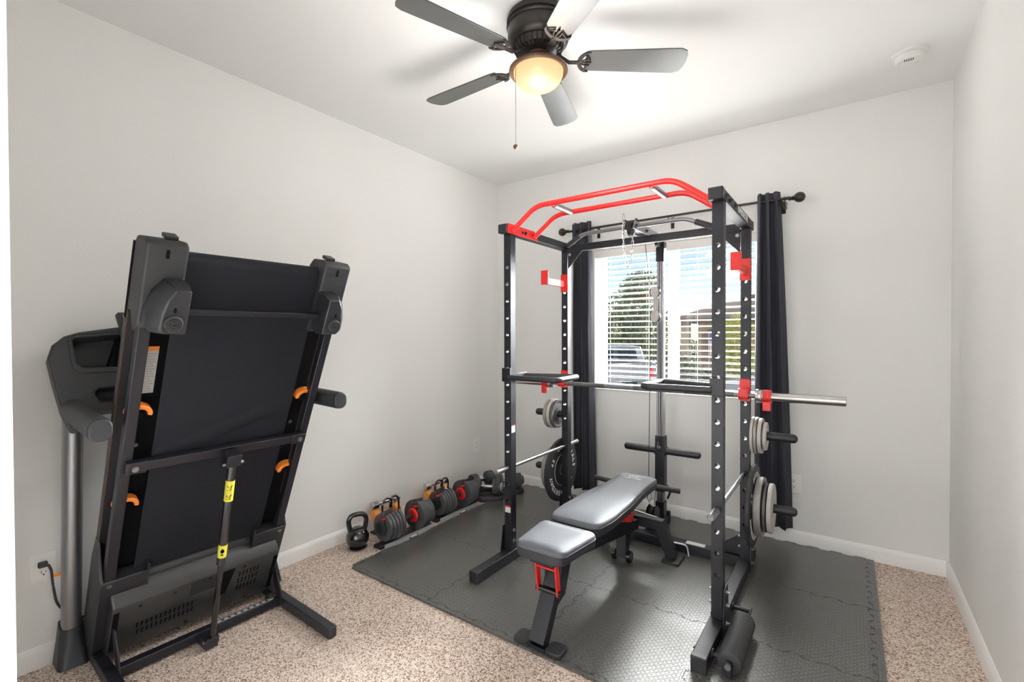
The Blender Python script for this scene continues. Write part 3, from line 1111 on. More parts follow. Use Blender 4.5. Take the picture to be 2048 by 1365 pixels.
for xc in (XL, XR):
    s_ = 1 if xc == XR else -1
    br = MB().box(xc - 0.03, xc + 0.03, -1.575, -0.40, MT, MT + 0.06).build('base_rail', 'steel', rack, bevel=0.004)
    MB().box(xc - 0.031, xc + 0.031, -1.590, -1.558, MT, MT + 0.0615).build('end_cap', 'steel_dark', br, bevel=0.004)
    MB().box(xc - 0.031, xc + 0.031, -0.41, -0.392, MT, MT + 0.0615).build('end_cap', 'steel_dark', br, bevel=0.004)
    sb = MB().box(xc - 0.029, xc + 0.029, -1.300, -0.52, 1.945, 1.993).build('side_beam', 'steel', rack, bevel=0.003)
    MB().box(xc - 0.031, xc + 0.031, -1.322, -1.285, 1.942, 1.995).build('end_cap', 'steel_dark', sb, bevel=0.005)
    MB().box(xc - 0.031, xc + 0.031, -0.53, -0.510, 1.942, 1.995).build('end_cap', 'steel_dark', sb, bevel=0.005)
    # gussets and bolts at the feet
    for yc in (YF, YB):
        xo = xc + s_ * 0.0305
        g_ = MB()
        g_.prism([(-0.062, 0.016), (0.062, 0.016), (0.032, 0.215), (-0.032, 0.215)], (xo, yc, 0), (0, 1, 0), (0, 0, 1), (s_ * 0.005, 0, 0))
        gp = g_.build('gusset_plate', 'steel', rack, bevel=0.001)
        b = MB()
        for dz in (0.05, 0.13, 0.19):
            bolt(b, (xo + s_ * 0.005, yc, dz), (s_, 0, 0))
        b.build('bolt', 'satin', gp)
        b = MB()
        for dz in (0.13, 0.19):
            bolt(b, (xc - s_ * 0.024, yc, dz), (-s_, 0, 0))
        b.build('bolt', 'satin', gp)
    b = MB()
    for yy in (-1.24, -1.16, -1.045, -0.60):
        bolt(b, (xc + s_ * 0.029, yy, 1.968), (s_, 0, 0))
        bolt(b, (xc - s_ * 0.029, yy, 1.968), (-s_, 0, 0), h=0.005)
    b.build('bolt', 'steel_dark', sb)
# back beams
rb = MB().box(XL + 0.03, XR - 0.03, YB - 0.025, YB + 0.02, 1.934, 1.980).build('rear_beam', 'steel', rack, bevel=0.003)
MB().box(XL + 0.031, XR - 0.031, -0.575, -0.515, MT, MT + 0.06).build('rear_base_beam', 'steel', rack, bevel=0.003)
MB().box(1.87, 1.98, -0.568, -0.525, MT + 0.0602, MT + 0.0610).build('sticker', 'white', rack)
for s_, xc in ((1, XL + 0.026), (-1, XR - 0.026)):
    g_ = MB().prism([(0, 0), (s_ * 0.115, 0), (s_ * 0.0, -0.125)], (xc, YB - 0.026, 1.934), (1, 0, 0), (0, 0, 1), (0, 0.004, 0)).build('corner_gusset', 'steel', rack, bevel=0.001)
    b = MB()
    bolt(b, (xc + s_ * 0.016, YB - 0.026, 1.912), (0, -1, 0), 0.008, 0.005)
    b.build('bolt', 'satin', g_)
    g_ = MB().prism([(0, 0), (s_ * 0.16, 0), (s_ * 0.0, 0.125)], (xc - s_ * 0.0, YB + 0.02, MT + 0.06), (1, 0, 0), (0, 0, 1), (0, 0.005, 0)).build('corner_gusset', 'steel', rack, bevel=0.001)
for xc in (XL, XR):
    b = MB()
    for dz in (1.915, 1.865):
        bolt(b, (xc, YB - 0.025, dz), (0, -1, 0), 0.008, 0.005)
    b.build('bolt', 'steel_dark', rack)
# red multi-grip chin bars
cb = bpy.data.objects.new('chin_up_bar', None)
col.objects.link(cb)
cb.parent = rack
cb.location = (0, 0, 0)
for nm, yy, x0, xb0, xb1, x1, zt in (('front_bar', -1.268, XL + 0.036, 1.240, 2.003, XR - 0.036, 2.078), ('rear_bar', -1.035, XL + 0.036, 1.240, 2.003, XR - 0.036, 2.078)):
    MB().tube(rnd([(x0, yy, 1.958), (xb0, yy, zt), (xb1, yy, zt), (x1, yy, 1.958)], 0.055, 6), 0.0145, 18).build(nm, 'red', cb)
for s_, xc in ((1, XL + 0.029), (-1, XR - 0.029)):
    pl = MB().prism([(-1.308, 1.942), (-0.985, 1.942), (-0.985, 1.966), (-1.03, 1.998), (-1.308, 1.998)], (xc, 0, 0), (0, 1, 0), (0, 0, 1), (s_ * 0.005, 0, 0)).build('mounting_plate', 'red', cb, bevel=0.001)
    b = MB()
    for yy in (-1.24, -1.13, -0.99):
        bolt(b, (xc + s_ * 0.005, yy, 1.968), (s_, 0, 0))
    b.build('bolt', 'steel_dark', pl)
for x in (1.345, 1.895):
    b = MB()
    b.cyl((x, -1.268, 2.072), (x, -1.035, 2.072), 0.012, n=14)
    b.build('cross_handle', 'red', cb)
    MB().cyl((x, -1.245, 2.072), (x, -1.06, 2.072), 0.0165, n=18).build('knurled_grip', 'satin', cb)
# brand lettering on the right side beam, reading towards the window
b = MB()
put_text(b, 'OPPSDECOR', 0.040, (XR + 0.0297, -0.835, 1.968), (0, 1, 0), (0, 0, 1), bold=0.0012, sx=1.2)
b.build('lettering', 'white', rack)
# stickers on the front left upright
s1 = MB().box(XL - 0.019, XL + 0.019, -1.2735, -1.2725, 0.298, 0.330)
s1.build('sticker', 'white', rack)
MB().box(XL - 0.019, XL + 0.019, -1.2737, -1.2727, 0.330, 0.340).build('sticker', 'discred', rack)
MB().box(XL + 0.0245, XL + 0.0252, -1.268, -1.232, 0.772, 0.812).build('sticker', 'white', rack)
MB().box(XL + 0.0245, XL + 0.0252, -1.268, -1.232, 0.812, 0.818).build('sticker', 'discred', rack)
# storage pegs on the back uprights
for xc, s_ in ((XL, -1), (XR, 1)):
    for z_ in (0.782, 0.384):
        x0 = xc + s_ * 0.024
        MB().lathe([(0, 0), (0.036, 0), (0.036, 0.006), (0.0245, 0.006), (0.0245, 0.210), (0.020, 0.224), (0.010, 0.231), (0, 0.232)], (x0, YB, z_), (s_, 0, 0), 32).build('storage_peg', 'plastic', rack)
# cable tower
TX, TY = 1.620, -0.262
MB().box(TX - 0.03, TX + 0.03, -0.515, -0.165, MT, MT + 0.058).build('tower_base', 'steel', rack, bevel=0.003)
MB().box(TX - 0.034, TX + 0.034, -0.180, -0.150, MT, MT + 0.085).build('end_cap', 'steel_dark', rack, bevel=0.004)
ps = MB().box(TX - 0.03, TX + 0.03, TY - 0.03, TY + 0.03, MT + 0.058, 0.195).build('post_socket', 'steel', rack, bevel=0.003)
MB().prism([(0.0, 0.02), (0.05, 0.05), (0.05, 0.11), (0.0, 0.15)], (TX + 0.01, TY + 0.03, MT + 0.05), (0, 1, 0), (0, 0, 1), (0.005, 0, 0)).build('locking_tab', 'steel', ps)
MB().box(TX - 0.024, TX + 0.024, TY - 0.024, TY + 0.024, 0.19, 1.865).build('tower_post', 'satin', rack, bevel=0.004)
b = MB()
for dx in (-0.009, 0.006):
    b.box(TX + dx, TX + dx + 0.004, TY - 0.0248, TY - 0.0235, 0.2, 1.86)
b.build('post_groove', 'steel', rack)
MB().box(TX - 0.028, TX + 0.028, TY - 0.03, TY + 0.03, 1.852, 1.985).build('post_head', 'steel', rack, bevel=0.003)
ar = MB()
ar.box(TX - 0.027, TX + 0.027, -0.80, TY + 0.03, 1.985, 2.022)
ar.prism([(-0.86, 1.972), (-0.60, 1.972), (-0.56, 1.985), (-0.56, 2.024), (-0.83, 2.024)], (TX - 0.032, 0, 0), (0, 1, 0), (0, 0, 1), (0.005, 0, 0))
ar.prism([(-0.86, 1.972), (-0.60, 1.972), (-0.56, 1.985), (-0.56, 2.024), (-0.83, 2.024)], (TX + 0.027, 0, 0), (0, 1, 0), (0, 0, 1), (0.005, 0, 0))
top_arm = ar.build('top_arm', 'satin', rack, bevel=0.002)
b = MB()
for yy in (-0.82, -0.64, -0.30):
    bolt(b, (TX + 0.032, yy, 1.995), (1, 0, 0), 0.008)
    bolt(b, (TX - 0.032, yy, 1.995), (-1, 0, 0), 0.008)
b.build('bolt', 'steel_dark', top_arm)


def pulley(p, axis=(1, 0, 0), r=0.042):
    p = Vector(p)
    a = Vector(axis)
    return MB().lathe([(0, -0.011), (r, -0.011), (r, -0.008), (r * 0.82, -0.002), (r * 0.82, 0.002), (r, 0.008), (r, 0.011), (0, 0.011)], p, a, 28)


pulley((TX, -0.815, 1.975)).build('pulley', 'steel_dark', rack)
pulley((TX, TY - 0.07, 1.985)).build('pulley', 'steel_dark', rack)
# floating double pulley block
fb = MB()
fy = -0.345
for zc, sg in ((1.640, 1), (1.470, -1)):
    shp = [(0.028 * math.cos(t), sg * 0.036 * math.sin(t)) for t in [PI * k / 10 for k in range(11)]] + [(-0.026, -sg * 0.018), (-0.012, -sg * 0.038), (0.012, -sg * 0.038), (0.026, -sg * 0.018)]
    for dx, dy in ((0.0, -0.020), (-0.004, 0.014)):
        fb.prism(shp, (TX - 0.012 + dx, fy + dy, zc), (1, 0, 0), (0, 0, 1), (0, 0.004, 0))
fb.box(TX - 0.020, TX - 0.004, fy - 0.022, fy - 0.020, 1.50, 1.61)
fb.box(TX - 0.020, TX - 0.004, fy + 0.018, fy + 0.020, 1.50, 1.61)
fb.build('pulley_plate', 'iron_white', rack)
pulley((TX - 0.014, fy, 1.640), (0, 1, 0), r=0.036).build('pulley', 'steel_dark', rack)
pulley((TX - 0.014, fy, 1.470), (0, 1, 0), r=0.036).build('pulley', 'steel_dark', rack)
b = MB()
xa, xb = TX - 0.046, TX + 0.018
b.tube([(xa, fy, 1.64), (xa - 0.004, fy - 0.10, 1.98)], 0.0025, 6)
b.tube([(xb, fy, 1.64), (xb - 0.006, fy + 0.02, 1.98)], 0.0025, 6)
b.tube([(xb, fy, 1.47), (xb - 0.006, fy + 0.045, 0.62)], 0.0025, 6)
b.tube([(xa, fy, 1.47), (TX - 0.030, fy - 0.08, 0.34)], 0.0025, 6)
b.tube([(xb - 0.006, fy + 0.005, 0.64), (TX - 0.012, fy - 0.015, 0.19)], 0.0025, 6)
b.build('cable', 'steel_dark', rack)
# weight carriage
wc = MB().box(TX - 0.032, TX + 0.032, TY - 0.032, TY + 0.032, 0.265, 0.650).build('weight_carriage', 'steel', rack, bevel=0.003)
for s_ in (-1, 1):
    MB().lathe([(0, 0), (0.034, 0), (0.034, 0.008), (0.0245, 0.009), (0.0245, 0.215), (0.020, 0.226), (0.010, 0.232), (0, 0.233)], (TX + s_ * 0.032, TY, 0.546), (s_, 0, 0), 28).build('weight_horn', 'plastic', wc)
b = MB()
b.tube([(TX - 0.004, TY - 0.033, 0.575), (TX - 0.004, TY - 0.052, 0.585), (TX - 0.001, TY - 0.05, 0.615)], 0.004, 8)
b.cyl((TX - 0.004, TY - 0.032, 0.575), (TX - 0.004, TY - 0.037, 0.575), 0.012, n=12)
b.build('cable_hook', 'satin', wc)
MB().tube([(TX + 0.036, TY + 0.02, 0.30), (TX + 0.055, TY + 0.04, 0.26), (TX + 0.03, TY + 0.05, 0.20)], 0.007, 8).build('latch', 'steel_dark', wc)
# low pulley and bracket
b = MB()
for dx in (-0.03, 0.024):
    b.prism([(-0.47, 0.07), (-0.33, 0.07), (-0.33, 0.16), (-0.38, 0.20), (-0.43, 0.19), (-0.47, 0.13)], (TX - 0.012 + dx, 0, 0), (0, 1, 0), (0, 0, 1), (0.004, 0, 0))
b.build('low_pulley_bracket', 'steel', rack)
pulley((TX - 0.012, -0.40, 0.145), r=0.048).build('pulley', 'steel_dark', rack)

# knob rollers on the right rail: barbell row attachment pins
b = MB()
b.lathe([(0, 0), (0.020, 0), (0.020, 0.006), (0.0085, 0.007), (0.0085, 0.078), (0, 0.078)], (XR + 0.03, -1.085, 0.048), (1, 0, 0), 20)
b.box(XR + 0.106, XR + 0.112, -1.115, -1.055, 0.040, 0.056)
b.build('band_peg', 'steel', rack, bevel=0.001)
b = MB()
b.lathe([(0, 0), (0.022, 0), (0.022, 0.006), (0.009, 0.007), (0.009, 0.085), (0, 0.085)], (XR + 0.03, -1.495, 0.048), (1, 0, 0), 20)
b.build('band_peg', 'steel', rack)
b = MB()
bolt(b, (XR - 0.03, -1.495, 0.048), (-1, 0, 0))
bolt(b, (XR - 0.03, -1.20, 0.048), (-1, 0, 0))
b.build('bolt', 'steel_dark', rack)

# roller pad lying by the right rail
o = thing('foam_roller_pad', 'grey cylindrical roller pad lying beside the right base rail of the rack', 'roller', (2.300, -1.38, MT))
MB().lathe([(0, -0.17), (0.030, -0.17), (0.043, -0.165), (0.046, -0.155), (0.046, 0.155), (0.043, 0.165), (0.030, 0.17), (0, 0.17)], (2.302, -1.365, MT + 0.0465), (0, 1, 0), 32).build('roller', 'grip', o)
b = MB()
b.box(2.288, 2.316, -1.560, -1.533, MT + 0.004, MT + 0.060)
b.build('clevis', 'steel', o, bevel=0.004)
MB().cyl((2.302, -1.563, MT + 0.046), (2.302, -1.50, MT + 0.046), 0.012, n=16).build('shaft', 'satin', o)

# safety spotter bars through the uprights
for xc, side in ((XL, 'left'), (XR, 'right')):
    o = thing('safety_bar', 'long round steel safety bar through the %s side of the rack' % side, 'safety bar', (xc, -0.9, 0.562), group='safety bars through the rack')
    MB().cyl((xc, -1.385, 0.562), (xc, -0.42, 0.562), 0.0112, n=20).build('rod', 'satin', o)
    MB().lathe([(0, 0), (0.012, 0), (0.0165, 0.006), (0.0165, 0.100), (0, 0.100)], (xc, -1.390, 0.562), (0, 1, 0), 20).build('sleeve', 'silverpaint', o)
    MB().lathe([(0, 0), (0.014, 0), (0.014, 0.02), (0, 0.02)], (xc, -0.42, 0.562), (0, 1, 0), 20).build('end_cap', 'iron_white', o)


# J-hooks on the back uprights
def jhook(xc, z_, label, style, s_):
    o = thing('j_hook', label, 'j-hook', (xc, YB - 0.025, z_), group='red hooks on the rear uprights')
    y0 = YB - 0.025
    MB().box(xc - 0.0285, xc + 0.0285, y0 - 0.006, y0 - 0.0005, z_ - 0.062, z_ + 0.062).build('back_plate', 'red', o, bevel=0.002)
    if style == 'spotter':
        b = MB().box(xc - 0.012, xc + 0.012, y0 - 0.265, y0 - 0.006, z_ - 0.030, z_ + 0.014)
        b.build('arm', 'red', o, bevel=0.002)
        MB().box(xc - 0.0270, xc + 0.0270, y0 - 0.272, y0 - 0.265, z_ - 0.032, z_ + 0.062).build('front_lip', 'red', o, bevel=0.002)
    else:
        b = MB()
        b.rtube(rnd([(xc, y0 - 0.004, z_ - 0.045), (xc, y0 - 0.062, z_ - 0.045), (xc, y0 - 0.064, z_ + 0.012)], 0.018, 5), 0.05, 0.006, upv=(0, 0, 1))
        b.build('cradle', 'red', o, bevel=0.001)
    b = MB()
    b.lathe([(0.013, 0), (0.017, 0), (0.017, 0.002), (0.013, 0.002), (0.013, 0)], (xc, y0 - 0.006, z_ + 0.035), (0, -1, 0), 20)
    b.build('pin_weld', 'red', o)
    return o


jhook(XL, 1.715, 'red spotter hook on the left rear upright above head height', 'spotter', 1)
jhook(XR, 1.715, 'red spotter hook on the right rear upright near the curtain', 'spotter', -1)
jhook(XL, 1.035, 'red bar cradle holding the barbell on the left rear upright', 'cradle', 1)
jhook(XR, 1.035, 'red bar cradle holding the barbell on the right rear upright', 'cradle', -1)

# barbell on the hooks
BY, BZ = YB - 0.025 - 0.032, 1.009
o = thing('barbell', 'long chrome barbell racked across the rear uprights', 'barbell', (1.62, BY, BZ))
MB().cyl((0.93, BY, BZ), (2.28, BY, BZ), 0.0142, n=20).build('bar_shaft', 'silverpaint', o)
for x0, x1 in ((1.09, 1.36), (1.56, 1.68), (1.88, 2.15)):
    MB().cyl((x0, BY, BZ), (x1, BY, BZ), 0.0150, n=20).build('knurling', 'iron_dark', o)
for s_, x0 in ((-1, 0.965), (1, 2.262)):
    MB().lathe([(0.014, 0), (0.036, 0), (0.037, 0.003), (0.037, 0.027), (0.035, 0.030), (0.0252, 0.031), (0.0252, 0.405), (0.023, 0.408), (0.0, 0.408)], (x0, BY, BZ), (s_, 0, 0), 36).build('sleeve', 'chrome', o)
for s_, x0, lab in ((1, 2.297, 'red barbell collar clamped on the right sleeve'), (-1, 0.925, 'red barbell collar clamped on the left sleeve')):
    o = thing('barbell_collar', lab, 'collar', (x0, BY, BZ), group='collars on the barbell')
    prof = [(0.0255, 0)]
    for k in range(5):
        prof += [(0.037, 0.0015 + k * 0.008), (0.037, 0.006 + k * 0.008), (0.034, 0.0065 + k * 0.008), (0.034, 0.009 + k * 0.008)]
    prof += [(0.0255, 0.041), (0.0255, 0)]
    MB().lathe(prof, (x0, BY, BZ), (s_, 0, 0), 32).build('clamp_ring', 'red', o)
    MB().box(min(x0, x0 + s_ * 0.041), max(x0, x0 + s_ * 0.041), BY - 0.034, BY - 0.020, BZ - 0.075, BZ - 0.025).build('lever', 'red', o, bevel=0.004)

# dip handles hooked on the front uprights
for xc, s_, side in ((XL, 1, 'left'), (XR, -1, 'right')):
    o = thing('dip_handle', 'black V-shaped dip handle bolted to the %s front upright' % side, 'dip handle', (xc, YF, 1.10), group='dip handles on the front uprights')
    x0 = xc + s_ * 0.02
    pth = rnd([(x0, -1.287, 1.100), (xc + s_ * 0.345, -1.292, 1.100), (xc + s_ * 0.330, -1.005, 1.100), (x0, -1.120, 1.100)], 0.05, 6)
    MB().tube(pth, 0.0155, 18).build('handle_bar', 'plastic', o)
    MB().box(xc - 0.029, xc + 0.029, -1.290, -1.2725, 1.075, 1.155).build('hook_plate', 'steel', o, bevel=0.002)
    MB().box(min(xc + s_ * 0.0245, xc + s_ * 0.030), max(xc + s_ * 0.0245, xc + s_ * 0.030), -1.289, -1.110, 1.080, 1.122).build('side_plate', 'steel', o, bevel=0.002)

# lat pull-down bar resting at the top arm
LY = -0.80
o = thing('lat_pulldown_bar', 'long bent black lat pull-down bar hanging at the top of the rack', 'bar', (1.62, LY, 1.99))
lc = 1.615
lp = [Vector((lc - 0.470, LY + 0.065, 1.944)), Vector((lc - 0.345, LY + 0.045, 2.004)), Vector((lc + 0.325, LY - 0.045, 1.988)), Vector((lc + 0.490, LY - 0.065, 1.914))]
MB().tube(rnd(lp, 0.04, 5), 0.0125, 16).build('steel_bar', 'silverpaint', o)
for a, c in ((lp[0], lp[1]), (lp[3], lp[2])):
    d = (c - a).normalized()
    MB().lathe([(0, -0.004), (0.014, -0.002), (0.0165, 0.004), (0.0165, 0.115), (0, 0.115)], a, d, 18).build('rubber_grip', 'grip', o)
b = MB()
b.box(lc - 0.035, lc - 0.031, LY - 0.018, LY + 0.018, 1.975, 2.040)
b.box(lc + 0.031, lc + 0.035, LY - 0.018, LY + 0.018, 1.975, 2.040)
b.box(lc - 0.035, lc + 0.035, LY - 0.018, LY - 0.014, 1.990, 2.030)
b.build('swivel_bracket', 'steel', o)
# chain
o = thing('chain', 'short silver link chain looped over the lat pull-down bar', 'chain', (lc - 0.01, LY - 0.02, 1.76))
pts = [Vector((lc - 0.040, LY - 0.022, 2.05)), Vector((lc - 0.040, LY - 0.024, 1.95)), Vector((lc - 0.032, LY - 0.024, 1.80)), Vector((lc - 0.010, LY - 0.024, 1.755)), Vector((lc + 0.010, LY - 0.024, 1.80)), Vector((lc + 0.018, LY - 0.022, 1.93)), Vector((lc + 0.020, LY - 0.02, 1.955))]
L_ = 0.031
acc, path_pts = 0.0, [pts[0]]
for a, c in zip(pts[:-1], pts[1:]):
    n = max(1, round((c - a).length / 0.004))
    for i in range(1, n + 1):
        path_pts.append(a.lerp(c, i / n))
cur = 0.0
b = MB()
idx = 0
step = 0.026
tot = 0
last = path_pts[0]
links = [(path_pts[0], (path_pts[1] - path_pts[0]).normalized())]
for a, c in zip(path_pts[:-1], path_pts[1:]):
    tot += (c - a).length
    if tot >= step:
        links.append((c, (c - a).normalized()))
        tot = 0
for i, (c, d) in enumerate(links):
    side = Vector((0, 1, 0)) if i % 2 else d.cross(Vector((0, 1, 0))).normalized()
    h, rr = 0.010, 0.0065
    loop = []
    for k in range(16):
        t = 2 * PI * k / 16
        loop.append(c + d * (h * (1 if math.sin(t) > 0 else -1) * (0 if abs(math.sin(t)) < 1e-6 else 1) + rr * math.sin(t)) + side * rr * math.cos(t))
    b.tube(loop, 0.0017, 6, closed=True)
b.build('links', 'chrome', o)
b = MB()
b.tube(rnd([(lc - 0.046, LY - 0.022, 2.02), (lc - 0.046, LY - 0.022, 2.075), (lc - 0.034, LY - 0.022, 2.075), (lc - 0.034, LY - 0.022, 2.02)], 0.006, 4, closed=True), 0.0026, 8, closed=True)
b.tube(rnd([(lc + 0.010, LY - 0.02, 1.945), (lc + 0.014, LY - 0.02, 1.985), (lc + 0.028, LY - 0.02, 1.985), (lc + 0.030, LY - 0.02, 1.945)], 0.006, 4, closed=True), 0.0026, 8, closed=True)
b.build('snap_hook', 'chrome', o)
# low-row snap hook
o = thing('snap_hook', 'silver snap hook clipped to the low pulley behind the bench', 'snap hook', (1.59, -0.47, 0.27), group=None)
b = MB()
b.tube(rnd([(1.585, -0.40, 0.215), (1.575, -0.41, 0.25), (1.588, -0.40, 0.295), (1.600, -0.39, 0.25)], 0.008, 4, closed=True), 0.003, 8, closed=True)
b.tube(arc((1.588, -0.40, 0.305), 0.008, 0, 2 * PI, 12)[:-1], 0.0025, 6, closed=True)
b.build('hook', 'chrome', o)
# low-row handle bar lying on tower base
o = thing('row_bar', 'short straight row bar with chrome eye and black grips behind the bench', 'bar', (1.60, -0.48, 0.10))
MB().cyl((1.50, -0.50, 0.175), (1.665, -0.47, 0.145), 0.0125, n=16).build('steel_bar', 'chrome', o)
MB().cyl((1.42, -0.515, 0.190), (1.51, -0.498, 0.173), 0.016, n=16).build('rubber_grip', 'grip', o)


# ------------------------------------------------------------------ weight plates
def plate(label, x0, x1, r, z_, m, kind='iron', facing=1, grp='weight plates'):
    """disc on a peg; axis x, sits on peg of radius 24.5 mm"""
    hub = 0.0262
    zc = z_ + 0.0245 - hub
    xa, xb = min(x0, x1), max(x0, x1)
    th = xb - xa
    o = thing('weight_plate', label, 'weight plate', (xa, YB, zc - r), group='weight plates on the storage pegs')
    if kind == 'iron':
        q = th * 0.22
        prof = [(hub, 0), (hub * 1.7, 0), (hub * 1.75, q), (r * 0.80, q), (r * 0.86, 0.001), (r * 0.985, 0.0), (r, 0.003), (r, th - 0.003), (r * 0.985, th), (r * 0.86, th - 0.001), (r * 0.80, th - q), (hub * 1.75, th - q), (hub * 1.7, th), (hub, th), (hub, 0)]
    else:
        q = 0.003
        prof = [(hub, 0.002), (hub * 2.0, 0.002), (hub * 2.05, q), (r * 0.45, q), (r * 0.47, 0.001), (r * 0.97, 0), (r, 0.004), (r, th - 0.004), (r * 0.97, th), (r * 0.47, th - 0.001), (r * 0.45, th - q), (hub * 2.05, th - q), (hub * 2.0, th - 0.002), (hub, th - 0.002), (hub, 0.002)]
    MB().lathe(prof, (xa, YB, zc), (1, 0, 0), 72).build('disc', m, o)
    if kind != 'iron':
        MB().lathe([(hub, -0.001), (hub * 1.6, -0.001), (hub * 1.6, th + 0.001), (hub, th + 0.001), (hub, -0.001)], (xa, YB, zc), (1, 0, 0), 40).build('steel_insert', 'silverpaint', o)
        xf = xb if facing > 0 else xa
        b = MB()

        def ring_text(word, mid_deg, rad, size, step_deg):
            n = len(word)
            for i, ch in enumerate(word):
                if ch == ' ':
                    continue
                a = R(mid_deg - (i - (n - 1) / 2) * step_deg)
                # viewed from +x: y to the right, z up
                pos = Vector((xf + facing * 0.0006, YB + facing * rad * math.cos(a), zc + rad * math.sin(a)))
                outv = Vector((0, facing * math.cos(a), math.sin(a)))
                rd = Vector((0, facing * math.sin(a), -math.cos(a)))
                put_text(b, ch, size, pos, rd, outv, ext=0.0006, bold=0.0016)
        ring_text('EVERYDAY', 234, r * 0.74, 0.044, 12)
        ring_text('ESSENTIALS', 56, r * 0.74, 0.044, 12.5)
        ring_text('45', 152, r * 0.68, 0.040, 12)
        ring_text('LB', 318, r * 0.68, 0.040, 12)
        b.tube([(xf + facing * 0.0004, YB + r * 0.5 * math.cos(2 * PI * k / 60), zc + r * 0.5 * math.sin(2 * PI * k / 60)) for k in range(60)], 0.0016, 4, closed=True)
        b.build('lettering', 'white', o)
    return o


ZU, ZD = 0.782, 0.384
plate('large black bumper plate with EVERYDAY lettering on the lower left peg', 0.984, 1.008, 0.2225, ZD, 'platerubber', 'bumper', 1)
plate('grey iron plate outside the large bumper plate on the lower left peg', 0.925, 0.958, 0.165, ZD, 'iron')
plate('dark inner plate on the upper left peg', 0.958, 0.982, 0.100, ZU, 'iron_dark')
plate('pale grey plate in the middle of the upper left peg', 0.932, 0.954, 0.106, ZU, 'iron_white')
plate('grey worn plate outermost on the upper left peg', 0.904, 0.928, 0.106, ZU, 'iron')
plate('large black bumper plate innermost on the lower right peg', 2.232, 2.254, 0.2275, ZD, 'platerubber', 'bumper', 1)
plate('thick worn grey plate second on the lower right peg', 2.262, 2.296, 0.163, ZD, 'iron')
plate('thin dark plate third on the lower right peg', 2.300, 2.316, 0.134, ZD, 'iron_dark')
plate('chalky white plate with rust specks outermost on the lower right peg', 2.322, 2.343, 0.1345, ZD, 'iron_white')
plate('pale plate innermost on the upper right peg', 2.235, 2.249, 0.102, ZU, 'iron_white')
plate('grey plate second on the upper right peg', 2.252, 2.267, 0.102, ZU, 'iron')
plate('tan rusty plate third on the upper right peg', 2.271, 2.290, 0.098, ZU, 'iron_white')
plate('smallest chipped plate outermost on the upper right peg', 2.295, 2.310, 0.078, ZU, 'iron_white')

# ------------------------------------------------------------------ adjustable bench
BX = 1.603
bench = thing('weight_bench', 'adjustable grey padded weight bench with red brackets inside the rack', 'bench', (BX, -1.2, MT))


def pad(name, outline, z0, z1, m_top, m_side, zf=None, label=None):
    """cushion: outline (x,y) list; darker lower band with a domed grey top"""
    n = len(outline)
    cx = sum(q[0] for q in outline) / n
    cy = sum(q[1] for q in outline) / n
    zf = zf or (lambda x, y: 0.0)

    def ring(k, z_):
        return [(cx + (x - cx) * k[0], cy + (y - cy) * k[1], z_ + zf(x, y)) for x, y in outline]
    b = MB()
    zm = z0 + (z1 - z0) * 0.62
    ra, rb_ = ring((0.97, 0.99), z0), ring((1.0, 1.0), z0 + 0.006)
    rc = ring((1.0, 1.0), zm)
    fs = [tuple(range(n - 1, -1, -1))]
    for k in range(2):
        fs += [(k * n + i, k * n + (i + 1) % n, (k + 1) * n + (i + 1) % n, (k + 1) * n + i) for i in range(n)]
    b.add(ra + rb_ + rc, fs)
    p1 = b.build(name + '_base', m_side, bench, sharp=50)
    b = MB()
    rs = [ring((1.0, 1.0), zm + 0.001), ring((0.998, 0.999), zm + (z1 - zm) * 0.45), ring((0.975, 0.99), zm + (z1 - zm) * 0.8), ring((0.92, 0.965), z1), ring((0.5, 0.6), z1 + 0.003)]
    vs = [q for r_ in rs for q in r_]
    vs.append((cx, cy, z1 + 0.0035 + zf(cx, cy)))
    fs = []
    for k in range(len(rs) - 1):
        fs += [(k * n + i, k * n + (i + 1) % n, (k + 1) * n + (i + 1) % n, (k + 1) * n + i) for i in range(n)]
    m = (len(rs) - 1) * n
    fs += [(m + i, m + (i + 1) % n, len(vs) - 1) for i in range(n)]
    b.add(vs, fs)
    p2 = b.build(name, m_top, p1, sharp=80)
    p1.name = name + '_cushion'
    # seam piping
    b = MB()
    b.tube([(x, y, z_) for x, y, z_ in ring((1.001, 1.001), zm)], 0.0022, 6, closed=True)
    b.build('piping', m_side, p1)
    return p1


def round_poly(P, r, n=5):
    return [(q.x, q.y) for q in rnd([(a, b_, 0) for a, b_ in P], r, n, closed=True)]


seat = round_poly([(BX - 0.118, -1.835), (BX + 0.118, -1.835), (BX + 0.150, -1.545), (BX - 0.150, -1.545)], 0.045)
pad('seat_pad', seat, 0.385, 0.443, 'vinylpad', 'padside')
zb = lambda x, y: -0.012 + 0.0 * y
back = round_poly([(BX - 0.128, -1.525), (BX + 0.128, -1.525), (BX + 0.148, -1.38), (BX + 0.142, -1.12), (BX + 0.118, -0.85), (BX + 0.120, -0.62), (BX - 0.120, -0.62), (BX - 0.118, -0.85), (BX - 0.142, -1.12), (BX - 0.148, -1.38)], 0.05)
# finer outline so the pad can be shaped
pad('back_pad', back, 0.400, 0.462, 'vinylpad', 'padside')
# logo on the pad: bull horns shape and word
b = MB()
for s_ in (-1, 1):
    b.tube([(BX - 0.005 + s_ * (0.017 + 0.013 * math.cos(t)), -0.708 + 0.013 * math.sin(t), 0.4664) for t in [R(-150 + 290 * k / 16) for k in range(17)]], 0.0034, 6)
put_text(b, 'MAJOR FITNESS', 0.016, (BX - 0.005, -0.742, 0.4662), (1, 0, 0), (0, 1, 0), bold=0.0005)
b.build('logo', 'white', bench)
